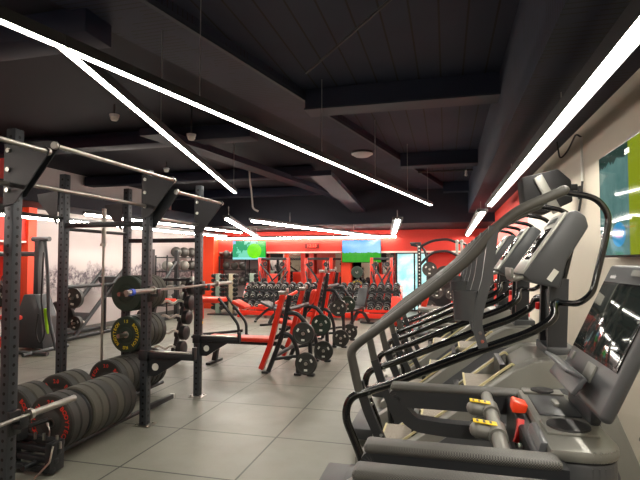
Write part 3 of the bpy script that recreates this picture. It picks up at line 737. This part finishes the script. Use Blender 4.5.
G().lathe([(.12, -.012), (.135, 0), (.12, .012)], o=(-.4, -.3, 1.25), axis=(0, 1, 0), seg=24, close=True).out('hand_wheel', 'steel_black', t)
tag(G().tube([(-6.72, 7.0, 1.75), (-6.75, 7.0, .95), (-6.65, 7.0, .35), (-6.75, 7.0, .15), (-6.85, 7.0, .35), (-6.8, 7.0, .7)], .014, .1, 8).out('pull_rope', 'plastic_black'), 'black pull rope hanging in front of the pulldown machine', 'rope')
t = thing('leg_press_machine', 'plate-loaded leg press with diagonal frame along the mural wall', 'exercise machine', (-7.63, 9.0, 0))
G().tube([(-.2, -.9, .06), (-.2, 1.0, .06)], .045, 0).tube([(.35, -.9, .06), (.35, 1.0, .06)], .045, 0).tube([(.35, -.6, .06), (.35, .95, 1.4)], .045, .1).tube([(-.2, -.6, .06), (-.2, .95, 1.4)], .045, .1).tube([(.35, -.9, 1.08), (.35, 1.1, 1.08)], .04, 0).tube([(.35, .95, .05), (.35, .95, 1.12)], .05, 0).tube([(.35, .3, .05), (.35, .3, 1.12)], .04, 0).cyl((-.2, .95, 1.08), (.35, .95, 1.08), .04).cyl((-.2, -.9, .06), (.35, -.9, .06), .04).out('frame', 'steel_black', t)
G().box((.05, -.2, .35), (.4, .5, .08), (.5, 0, 0), b=.03).box((.05, -.5, .55), (.4, .08, .5), (.5, 0, 0), b=.03).out('seat', 'plastic_black', t)
G().box((.08, .9, 1.0), (.55, .05, .6), (.6, 0, 0), b=.01).out('foot_platform', 'mach_mid', t)
for i, (yy, zz, r, nm) in enumerate(((-.72, .86, .2, 'large upper'), (-.66, .36, .14, 'small lower'), (.6, .98, .15, 'rear'))):
    G().cyl((.46, yy+.2, zz), (.46, yy-.12, zz), .025).cyl((.35, yy+.18, zz), (.46, yy+.18, zz), .03).out('plate_horn', 'steel', t)
    pt = thing('weight_plate', '%s iron plate on the leg press by the mural wall' % nm, 'weight plate', (-7.17, 9+yy-.06, zz), -PI/2, 'plates on the leg press')
    G().lathe([(.026, 0), (r*.3, 0), (r*.8, .008), (r, 0), (r, .08), (.026, .08)], axis=(0, 1, 0), seg=32, close=True).out('disc', 'iron', pt)
    for k in range(3):
        a = 2*PI*k/3+.4
        G().box((r*.57*math.cos(a), .0, r*.57*math.sin(a)), (r*.20, .008, r*.36), (0, -a, 0), b=.002).out('grip_slot', 'label_white', pt)
    pt.rotation_euler = (0, 0, PI/2*0+.0)
t = thing('smith_frame', 'dark machine frame with diagonal braces standing before the mural', 'exercise machine', (-7.3, 11.6, 0))
G().tube([(0, -.5, 0), (0, -.5, 1.9)], (.05, .05), 0, flat=(1, 0, 0)).tube([(0, .7, 0), (0, .7, 1.9)], (.05, .05), 0, flat=(1, 0, 0)).tube([(0, -1.3, .06), (0, 1.0, .06)], .045, 0).tube([(0, -1.2, .9), (0, -.5, 1.5)], .04, 0).tube([(0, -.1, .9), (0, .7, 1.6)], .04, 0).tube([(0, -.5, .9), (0, .7, .9)], .04, 0).out('frame', 'steel_black', t)
G().box((.0, .1, .55), (.5, .4, .08), b=.03).out('seat_pad', 'red_vinyl', t)
for k, (xx, yy, zz, h) in enumerate(((-7.7, 6.0, 0, 1.3),)):
    t = thing('seated_press_machine', 'grey seated press machine in front of the left mirrors', 'exercise machine', (xx+.8, yy, zz))
    G().tube([(-.3, 0, .05), (-.3, 0, 1.5), (.1, 0, 1.3)], .04, .15).tube([(-.5, -.3, .05), (.5, -.3, .05)], .04).tube([(.4, -.3, .05), (.1, -.3, .5), (.05, -.3, .75)], .035, .1).tube([(0, -.35, 1.2), (.35, -.5, .9), (.5, -.4, .5)], .03, .1).out('frame', 'mach_mid', t)
    G().box((.1, -.1, .55), (.42, .36, .09), b=.03).box((-.1, -.1, .95), (.09, .32, .7), b=.03).out('seat', 'red_vinyl', t)
    G().box((-.32, .25, .7), (.3, .35, 1.3), b=.02).out('weight_shroud', 'plastic_dark', t)

# ------------------------------------------------------------------ far machines in front of the mirrors
def cable_station(loc, w, h, label, red=True, rz=0):
    t = thing('cable_station', label, 'exercise machine', loc, rz)
    mm = 'red' if red else 'steel_black'
    for s in (-1, 1):
        G().box((s*w/2, 0, h/2), (.09, .12, h), b=.01).out('post', mm, t)
        G().box((s*w/2*.72, .12, .55), (.16, .2, 1.0), b=.01).out('weight_stack', 'plastic_dark', t)
        G().cyl((s*w/2*.72, .02, 1.0), (s*w/2*.72, .02, h-.1), .012, seg=8).cyl((s*w/2*.55, .02, .1), (s*w/2*.55, .02, h-.1), .012, seg=8).out('guide_rod', 'chrome', t)
        G().lathe([(.02, -.015), (.07, -.015), (.06, 0), (.07, .015), (.02, .015)], o=(s*w/2*.6, -.05, h-.2), axis=(0, 1, 0), seg=18, close=True).out('pulley', 'plastic_black', t)
        G().tube([(s*w/2, -.05, h*.75), (s*w/4, -.45, h*.5), (s*w/6, -.5, h*.35)], .025, .1).out('swing_arm', 'steel_black', t)
    G().box((0, 0, h-.03), (w-.1, .07, .07), b=.006).tube([(-w*.45, -.1, h-.2), (0, -.4, h-.55), (w*.3, -.45, .7)], .03, .1).tube([(w*.45, -.1, h-.3), (0, -.3, h-.75), (-w*.3, -.4, .6)], .025, .1).out('top_beam', 'steel_black', t)
    G().box((0, -.35, .45), (.4, .4, .09), b=.03).box((0, -.12, .85), (.34, .09, .7), b=.03).out('seat', 'red_vinyl', t)
    G().box((0, 0, .04), (w+.1, .5, .07), b=.01).tube([(0, -.5, .05), (0, -.3, .4)], .035).out('base_frame', 'steel_black', t)
    return t
cable_station((-5.3, 14.75, 0), .95, 1.7, 'cable station left of the clock, red posts with leaning black arms')
cable_station((-3.85, 14.8, 0), .8, 1.7, 'cable station below the clock beside the orange column')
cable_station((-1.9, 14.9, 0), .6, 1.7, 'cable station right of the orange column, below the meadow television')
t = thing('plate_tree', 'plate tree holding a green and a yellow-ringed plate by the far mirrors', 'rack', (-2.5, 14.15, 0))
G().box((0, 0, .7), (.07, .07, 1.4), b=.005).box((0, 0, .03), (.5, .4, .05), b=.01).cyl((0, -.2, 1.3), (0, 0, 1.3), .02).cyl((0, -.2, .9), (0, 0, .9), .02).out('frame', 'steel_black', t)
plate((-2.5, 13.99, 1.28), .17, .06, 'rubber_green', 'dark green plate on the upper peg of the far plate tree', 'plates on the far plate tree')
plate((-2.5, 13.99, .9), .17, .06, 'rubber', 'black plate with yellow ring on the lower peg of the far plate tree', 'plates on the far plate tree', 'y')

# big cable crossover to the right
t = thing('cable_crossover', 'tall black cable crossover with drilled post and arched top beams', 'exercise machine', (-.15, 11.0, 0))
M['dark_post_light'] = mat('drilled_black_post', '1d1e20', .4, .2); holes(M['dark_post_light'], .075, .014, 'd8d8d0')
G().box((0, 0, 1.0), (.085, .085, 2.0), b=.005).out('post', 'dark_post_light', t, loc=(-.42, 0, 0))
for xx in (.38, .48): G().box((0, 0, 1.0), (.06, .07, 2.0), b=.005).sphere((0, 0, 2.02), .045, 12).out('post', 'mach_grey', t, loc=(xx, 0, 0))
G().box((-.5, 0, 1.99), (.24, .1, .05), b=.01).tube([(-.42, 0, 1.9), (-.15, 0, 2.05), (.2, 0, 2.08), (.42, 0, 1.98)], .03, .2).tube([(-.42, 0, 1.5), (-.15, -.05, 1.8), (.2, -.05, 1.82), (.42, 0, 1.7)], .03, .2).tube([(.42, 0, 2.0), (.6, 0, 1.95), (.7, 0, 1.6)], .03, .2).tube([(-.6, 0, 1.96), (-.32, 0, 1.9), (-.25, 0, 1.6)], .025, .1).out('arched_beam', 'steel_black', t)
G().box((0, 0, .04), (1.3, .9, .07), b=.01).box((0, .25, .7), (.5, .25, 1.3), b=.02).out('base_frame', 'plastic_dark', t)
for k, (xx, zz, r) in enumerate(((-.2, 1.42, .16), (.12, 1.3, .2), (-.05, .95, .16), (.25, .9, .13), (-.22, .6, .16))):
    G().cyl((xx, -.05, zz), (xx, .05, zz), .03).out('horn', 'steel', t)
    small_plate((-.15+xx, 10.93-.04*k, zz), r, .035, 'rubber', ('dark plate high on the cable crossover beside the drilled post', 'largest dark plate in the middle of the cable crossover', 'dark plate below the largest one on the cable crossover', 'smallest dark plate at the right of the cable crossover', 'lowest dark plate on the cable crossover')[k], 'plates on the cable crossover')
# seated leg machine with grey covers
t = thing('leg_extension_machine', 'grey machine with layered covers and red roller pads behind the stair climbers', 'exercise machine', (-.15, 8.35, 0))
g = G()
for k in range(4): g.box((.0+.06*k, -.1*k, .80-.10*k), (.62, .5, .07), (0, .06, 0), b=.03)
g.out('cover', 'mach_grey', t)
G().cyl((-.72, -.2, .62), (-.42, -.05, .45), .055).out('roller_pad', 'red_vinyl', t)
G().box((-.2, .1, .92), (.09, .3, .34), (0, .25, 0), b=.03).box((-.45, .1, .55), (.3, .3, .08), b=.03).out('seat', 'red_vinyl', t)
G().tube([(-.7, 0, .05), (.4, 0, .05)], .04).tube([(-.7, -.3, .05), (-.6, -.2, .6), (-.3, 0, .7)], .03, .1).box((.1, 0, .25), (.5, .3, .4), b=.02).box((.0, .35, .03), (.7, .06, .05)).out('frame', 'steel_black', t)
t = thing('weight_stack_tower', 'dark weight stack towers rising behind the grey stair climber rails', 'exercise machine', (.25, 6.85, 0))
for k in range(3):
    G().box((.0+.17*k, .35*k, .75), (.13, .28, 1.5), b=.012).out('stack_shroud', 'plastic_dark', t)
    G().cyl((-.04+.17*k, .35*k, 1.5), (-.04+.17*k, .35*k, 1.72), .01, seg=8).cyl((.04+.17*k, .35*k, 1.5), (.04+.17*k, .35*k, 1.72), .01, seg=8).out('guide_rod', 'chrome', t)
G().box((.17, .35, .03), (.55, 1.1, .06), b=.01).out('base', 'steel_black', t)

# ------------------------------------------------------------------ stair climbers
def stair_climber(yc, label):
    t = thing('stair_climber', label, 'exercise machine', (0, yc, 0), 0, 'stair climbers facing the cream wall')
    hw = .345
    # side housings with inclined top
    def side(y0, y1):
        return G().prism([(-.62, .10), (-.62, .26), (-.42, .40), (.36, 1.01), (.46, 1.06), (.66, 1.08), (.80, .93), (.95, .55), (.98, .08)], 'y', y0, y1, b=.012)
    for s, a, b_ in ((-1, -hw+.03, -.19), (1, .19, hw-.03)):
        side(a, b_).out('side_housing', 'mach_grey', t)
        yy = -.188 if s < 0 else .188
        G().tube([(-.44, yy, .396), (-.42, yy, .412), (.36, yy, 1.022), (.40, yy, .96)], (.007, .006), .02, flat=(0, 1, 0)).out('cream_edge', 'cream_trim', t)
        yo = -hw+.028 if s < 0 else hw-.028
        G().prism([(-.5, .12), (-.42, .3), (.34, .90), (.6, .93), (.75, .8), (.85, .5), (.88, .12)], 'y', min(yo, yo+s*.012), max(yo, yo+s*.012), b=.004).out('side_panel', 'mach_mid', t)
    # steps
    for k in range(3):
        o = G().box((-.31+.25*k, 0, .495+.182*k), (.19, .36, .03), b=.006).out('step', 'step', t)
        G().box((-.195+.25*k, 0, .56+.182*k), (.03, .36, .17)).out('riser', 'plastic_black', o)
        G().box((-.40+.25*k, 0, .506+.182*k), (.012, .36, .012)).out('nosing', 'cream_trim', o)
    G().box((-.5, 0, .16), (.3, .37, .12), b=.01).box((-.72, 0, .12), (.22, .6, .10), b=.02).out('base_step', 'plastic_dark', t)
    G().prism([(.37, .5), (.37, 1.0), (.46, 1.06), (.66, 1.08), (.80, .93), (.95, .55), (.98, .08), (.37, .08)], 'y', -.188, .188, b=.01).out('motor_housing', 'mach_grey', t)
    G().box((.62, 0, 1.09), (.16, .34, .05), b=.01).out('mast_foot', 'mach_mid', t)
    for s in (-1, 1): G().tube([(.60, s*.12, 1.08), (.62, s*.12, 1.50)], (.05, .025), 0, flat=(1, 0, 0)).out('mast', 'plastic_dark', t)
    G().box((.61, 0, 1.28), (.05, .24, .3), b=.01).out('mast_panel', 'plastic_dark', t)
    # console
    w = .20
    c = G().prism([(.42, 1.52), (.47, 1.475), (.61, 1.445), (.65, 1.60), (.765, 1.79), (.75, 1.85), (.70, 1.885), (.665, 1.875)], 'y', -w, w, b=.014).out('console', 'mach_mid', t)
    d = Vector((.665-.42, 0, 1.875-1.52)); dn = Vector((-d.z, 0, d.x)).normalized(); mid = Vector((.5425, 0, 1.6975))
    ang = math.atan2(d.x, d.z)
    G().box(mid+dn*.006, (.016, .37, .42), (0, ang, 0), b=.005).out('silver_bezel', 'silver', c)
    G().box(mid+dn*.015-d*.02, (.004, .27, .22), (0, ang, 0), b=.001).out('display', 'gloss_black', c)
    G().box(mid+dn*.016+d*.36, (.004, .22, .035), (0, ang, 0), b=.001).out('speaker_grille', 'mach_mid', c)
    G().box((.40, 0, 1.50), (.06, .34, .025), (0, -.3, 0), b=.008).box((.37, 0, 1.53), (.015, .30, .06), b=.005).out('reading_ledge', 'mach_grey', c)
    G().box((.575, -w-.002, 1.52), (.03, .004, .07), (0, ang, 0)).out('white_label', 'label_white', c)
    for s in (-1, 1):
        y0 = s*hw
        # upper grey rail
        G().tube([(-.495, y0, .85), (-.545, y0, 1.075), (-.50, y0, 1.125), (-.401, y0, 1.195), (-.2, y0, 1.35), (-.005, y0, 1.50), (.134, y0, 1.62), (.26, y0, 1.775), (.372, y0, 1.872), (.613, y0, 1.975)], .0265, .08, 16).sphere((.613, y0, 1.975), .0265, 12).out('upper_handrail', 'rail_grey', t)
        # lower glossy rail
        G().tube([(-.44, y0, .12), (-.476, y0, .458), (-.58, y0, .70), (-.55, y0, .815), (-.343, y0, .89), (.129, y0, 1.096), (.438, y0, 1.22), (.555, y0, 1.30), (.56, y0+(-s)*.08, 1.36), (.60, y0-s*.16, 1.37)], .024, .07, 14).out('lower_handrail', 'gloss_black', t)
        G().tube([(-.50, y0-s*.02, .90), (-.44, y0-s*.02, .72), (-.30, y0-s*.03, .42), (-.26, y0-s*.03, .2)], (.02, .026), .05, flat=(0, 1, 0)).out('rail_post', 'plastic_dark', t)
        bo = G()
        for xx, zz in ((-.428, .83), (-.416, .79), (-.365, .62), (-.35, .58)): bo.cyl((xx, y0-.03, zz), (xx, y0-.024, zz), .010, seg=8)
        bo.out('bolt', 'chrome', t)
        # curved front loop
        G().tube([(.60, y0, 1.968), (.764, y0, 1.932), (.825, y0, 1.84), (.80, y0, 1.70), (.735, y0, 1.43), (.67, y0, 1.375), (.60, y0-s*.15, 1.37)], .0165, .07, 12).out('front_loop', 'gloss_black', t)
        # support between rails
        G().tube([(.255, y0, 1.79), (.215, y0, 1.50), (.175, y0, 1.36), (.155, y0, 1.26), (.19, y0, 1.13)], (.024, .026), .05, flat=(0, 1, 0)).out('rail_support', 'mach_mid', t)
        bo = G()
        for xx, zz in ((.175, 1.21), (.185, 1.165)): bo.cyl((xx, y0-.028, zz), (xx, y0-.022, zz), .010, seg=8)
        bo.out('bolt', 'chrome', t)
        if s > 0: continue
        G().lathe([(.062, 0), (.070, .16), (.062, .16), (.055, .01), (.001, .01)], o=(.10, y0-s*.02, 1.275), seg=24).out('bottle_holder', 'holder', t)
        G().box((.16, y0-s*.02, 1.36), (.06, .03, .06), b=.01).out('holder_clamp', 'plastic_dark', t)
    G().cyl((.56, .16, 1.34), (.56, .165, 1.30), .02).out('red_button', 'clip_red', t)
    return t
s1 = stair_climber(3.175, 'nearest grey stair climber, its thick grey handrail sweeping up in front of the cream wall')
dup(s1, (0, 4.50, 0), 'second stair climber, between the nearest and the farthest of the row')
dup(s1, (0, 5.85, 0), 'farthest of the three stair climbers, beside the red end of the wall')

# ------------------------------------------------------------------ treadmills (facing right wall)
m, nt, b, v, x, y, z = screenmat('treadmill_glass', 0, .07)
b.inputs['Base Color'].default_value = (*hexc('232a28'), 1); M['tm_glass'] = m
def treadmill(yc, label):
    t = thing('treadmill', label, 'treadmill', (0, yc, 0), 0, 'treadmills facing the cream wall')
    hw = .38
    for s in (-1, 1):
        y0 = s*hw
        G().tube([(.33, y0, .972), (.0, y0, .972), (-.21, y0, .972)], (.038, .040), 0, flat=(0, 1, 0)).tube([(-.19, y0, .985), (-.245, y0, .98), (-.205, y0, .91), (-.15, y0, .855), (.0, y0, .842), (.33, y0, .842)], (.034, .030), .06, flat=(0, 1, 0), n=8).out('armrest', 'plastic_dark', t)
        G().box((.03, y0, 1.018), (.57, .084, .030), b=.013, seg=3).out('arm_pad', 'arm_pad', t)
        G().tube([(.40, y0*.85, .82), (.42, y0*.85, .5), (.5, y0*.85, .14)], (.04, .05), .1, flat=(0, 1, 0)).out('mast', 'mach_mid', t)
        G().box((-.35, s*.33, .19), (1.85, .12, .05), b=.015).out('side_rail', 'mach_grey', t)
        G().box((-.35, s*.36, .1), (1.9, .03, .14), b=.01).out('frame_rail', 'plastic_dark', t)
    G().box((-.35, 0, .17), (1.8, .54, .03), b=.01).out('running_belt', 'rubber', t)
    G().prism([(.50, .06), (.50, .2), (.56, .30), (.84, .28), (.95, .18), (.95, .06)], 'y', -.36, .36, b=.02).out('motor_cover', 'mach_mid', t)
    def rc(x0, x1, hy, r=.10):
        pts = [(x0, -hy)]
        for k in range(9):
            a = -PI/2+PI/2*k/8; pts.append((x1-r+r*math.cos(a), -hy+r+r*math.sin(a)))
        for k in range(9):
            a = PI/2*k/8; pts.append((x1-r+r*math.cos(a), hy-r+r*math.sin(a)))
        pts.append((x0, hy)); return pts
    G().prism(rc(.30, .498, .345), 'z', .80, 1.005, b=.012).out('console_base', 'mach_mid', t)
    c2 = G().prism(rc(.292, .503, .35), 'z', 1.005, 1.045, b=.014).out('console_top', 'mach_grey', t)
    G().box((.39, .115, 1.046), (.14, .27, .010), b=.004).out('tray', 'mach_mid', c2)
    G().box((.40, .115, 1.058), (.022, .07, .014), b=.004).out('tray_clip', 'mach_grey', c2)
    for yy in (-.155, .305):
        G().box((.385, yy, 1.049), (.155, .14 if yy < 0 else .08, .012), b=.005).out('cup_rim', 'mach_grey', c2)
        rr = .056 if yy < 0 else .034
        G().lathe([(rr, .014), (rr, .0), (.001, .0)], o=(.385, yy, 1.048), seg=28).lathe([(rr, .014), (rr+.01, .013), (rr+.012, .004), (rr, .004)], o=(.385, yy, 1.048), seg=28, close=True).out('cup_holder', 'plastic_black', c2)
    G().box((.27, 0, .93), (.05, .68, .17), b=.01).out('front_panel', 'plastic_black', t)
    G().prism([(.235, .90), (.30, .90), (.30, 1.045), (.275, 1.045)], 'y', -.30, -.10, b=.008).out('key_bay', 'mach_mid', t)
    G().prism([(.235, 1.025), (.285, 1.025), (.295, 1.058), (.240, 1.072)], 'y', .05, .13, b=.008).out('stop_switch', 'estop', t)
    G().tube([(.255, -.02, 1.025), (.25, -.035, .99), (.235, -.05, .95)], (.017, .011), .02, flat=(0, 1, 0)).out('safety_clip', 'clip_red', t)
    G().tube([(.24, -.03, .97), (.23, -.07, .94), (.24, -.12, .965)], .003, .02, 6).out('safety_cord', 'cable', t)
    G().box((.238, -.14, .972), (.012, .025, .014), b=.003).out('cord_plug', 'white_plastic', t)
    G().cyl((.165, -hw+.03, 1.005), (.165, hw-.03, 1.005), .024, seg=18).out('crossbar', 'mach_grey', t)
    for yy in (-.13, .13):
        g = G().cyl((.165, yy-.05, 1.005), (.165, yy+.05, 1.005), .032, seg=18).cyl((.165, yy, 1.005), (.10, yy, 1.012), .028, seg=16).sphere((.10, yy, 1.012), .028, 14).out('pulse_grip', 'mach_grey', t)
        G().box((.125, yy, 1.040), (.08, .040, .003), (0, .1, 0), b=.001).out('warning_sticker', 'yellow', g)
        for j in range(3): G().box((.10+.022*j, yy, 1.0445-.002*j), (.008, .024, .001), (0, .1, 0)).out('sticker_print', 'plastic_black', g)
    d = Vector((.11, 0, .24)).normalized(); ang = math.atan2(d.x, d.z); base = Vector((.452, -.07, 1.21))
    def on(u, yy, off=0):
        n = Vector((-d.z, 0, d.x)); return base+d*u+Vector((0, yy, 0))+n*off
    G().box(on(.17, 0, -.025), (.04, .57, .50), (0, ang, 0), b=.022, seg=3).out('monitor_shell', 'mach_mid', t)
    G().box(on(.18, .02, -.05), (.05, .44, .38), (0, ang, 0), b=.03).out('monitor_back', 'plastic_dark', t)
    G().box(on(.205, 0, -.001), (.006, .48, .255), (0, ang, 0), b=.002).out('screen', 'tm_glass', t)
    G().box(on(.205, 0, -.003), (.006, .505, .278), (0, ang, 0), b=.002).out('screen_border', 'gloss_black', t)
    G().box(on(.02, -.04, -.002), (.008, .09, .06), (0, ang, 0), b=.003).out('keypad', 'mach_grey', t)
    G().box(on(.035, .20, -.002), (.008, .025, .03), (0, ang, 0), b=.003).out('usb_port', 'mach_grey', t)
    G().box(on(.385, -.06, -.004), (.008, .14, .022), (0, ang, 0), b=.004).out('badge', 'mach_grey', t)
    G().text('matrix', .022, Matrix.Translation(on(.365, .17, .0)) @ Matrix.Rotation(ang, 4, 'Y') @ Matrix.Rotation(-PI/2, 4, 'Z') @ Matrix.Rotation(PI/2, 4, 'X'), .0008).out('wordmark', 'letter_white', t)
    G().box(on(-.03, .03, .035), (.018, .34, .07), (0, ang+.2, 0), b=.006).box(on(-.0, .03, .068), (.05, .34, .012), (0, ang, 0), b=.005).out('tablet_ledge', 'mach_mid', t)
    G().prism([(.462, 1.04), (.50, 1.04), (.53, 1.2), (.475, 1.2)], 'y', -.10, .22, b=.015).out('monitor_neck', 'plastic_dark', t)
    return t
t1 = treadmill(1.95, 'black and grey treadmill with tilted screen and orange stop switch, nearest complete one')
dup(t1, (0, .99, 0), 'treadmill in the bottom right corner, only the tip of its armrest showing')

# ------------------------------------------------------------------ wall extras on the right
t = thing('wall_speaker', 'dark wall-mounted speaker box with silver edge above the stair climber consoles', 'speaker', (.98, 5.1, 2.3), .0)
G().prism([(-.25, -.24), (-.28, .09), (.04, .16), (.15, .05), (.16, -.15), (-.05, -.25)], 'y', -.16, .16, b=.015).out('cabinet', 'speaker_cloth', t)
G().box((-.06, -.175, -.08), (.085, .03, .38), (0, -.45, 0), b=.008).out('silver_edge', 'mach_grey', t)
G().box((.185, 0, 0), (.10, .06, .06), b=.008).out('wall_bracket', 'steel_black', t)
t = thing('cable_conduit', 'thin white conduit and black cable hanging down the upper right wall', 'cable', (XR-.02, 4.85, 2.3))
G().cyl((0, 0, .42), (0, 0, .02), .012, seg=10).out('conduit', 'white_plastic', t)
G().tube([(0, 0, .42), (-.03, .06, .47), (-.05, .3, .36), (-.1, .4, .30), (-.1, .5, .5)], .008, .08, 8).out('black_cable', 'cable', t)
G().tube([(0, 0, .02), (-.01, 0, -.1), (-.03, .02, -.25)], .010, .03, 8).box((-.02, .01, -.08), (.03, .04, .12), b=.006).out('black_cable', 'cable', t)
t = thing('wall_fan', 'dark device on a curved arm mounted at the red end of the right wall', 'wall fixture', (.85, 8.9, 1.75))
G().tube([(.3, 0, .1), (.0, 0, -.12), (-.2, 0, .05), (-.35, 0, .18)], .025, .15, 10).out('arm', 'plastic_dark', t)
G().box((.05, 0, .06), (.24, .2, .12), (0, -.6, 0), b=.02).out('head', 'plastic_black', t)

# ------------------------------------------------------------------ world, camera, colour
w = bpy.data.worlds.new('World'); bpy.context.scene.world = w; w.use_nodes = True
w.node_tree.nodes['Background'].inputs[0].default_value = (.6, .65, .7, 1); w.node_tree.nodes['Background'].inputs[1].default_value = .15
cam = bpy.data.cameras.new('Camera'); co = bpy.data.objects.new('Camera', cam); C.objects.link(co)
F = 490
cam.sensor_width = 36; cam.lens = F/640*36; cam.clip_start = .05
co.location = (0, 0, 1.6)
co.rotation_euler = (PI/2+math.atan(21/F), 0, math.atan(126/F))
bpy.context.scene.camera = co
vs = bpy.context.scene.view_settings
vs.view_transform = 'Standard'; vs.look = 'None'; vs.gamma = 1; vs.exposure = 0.95; vs.use_curve_mapping = False
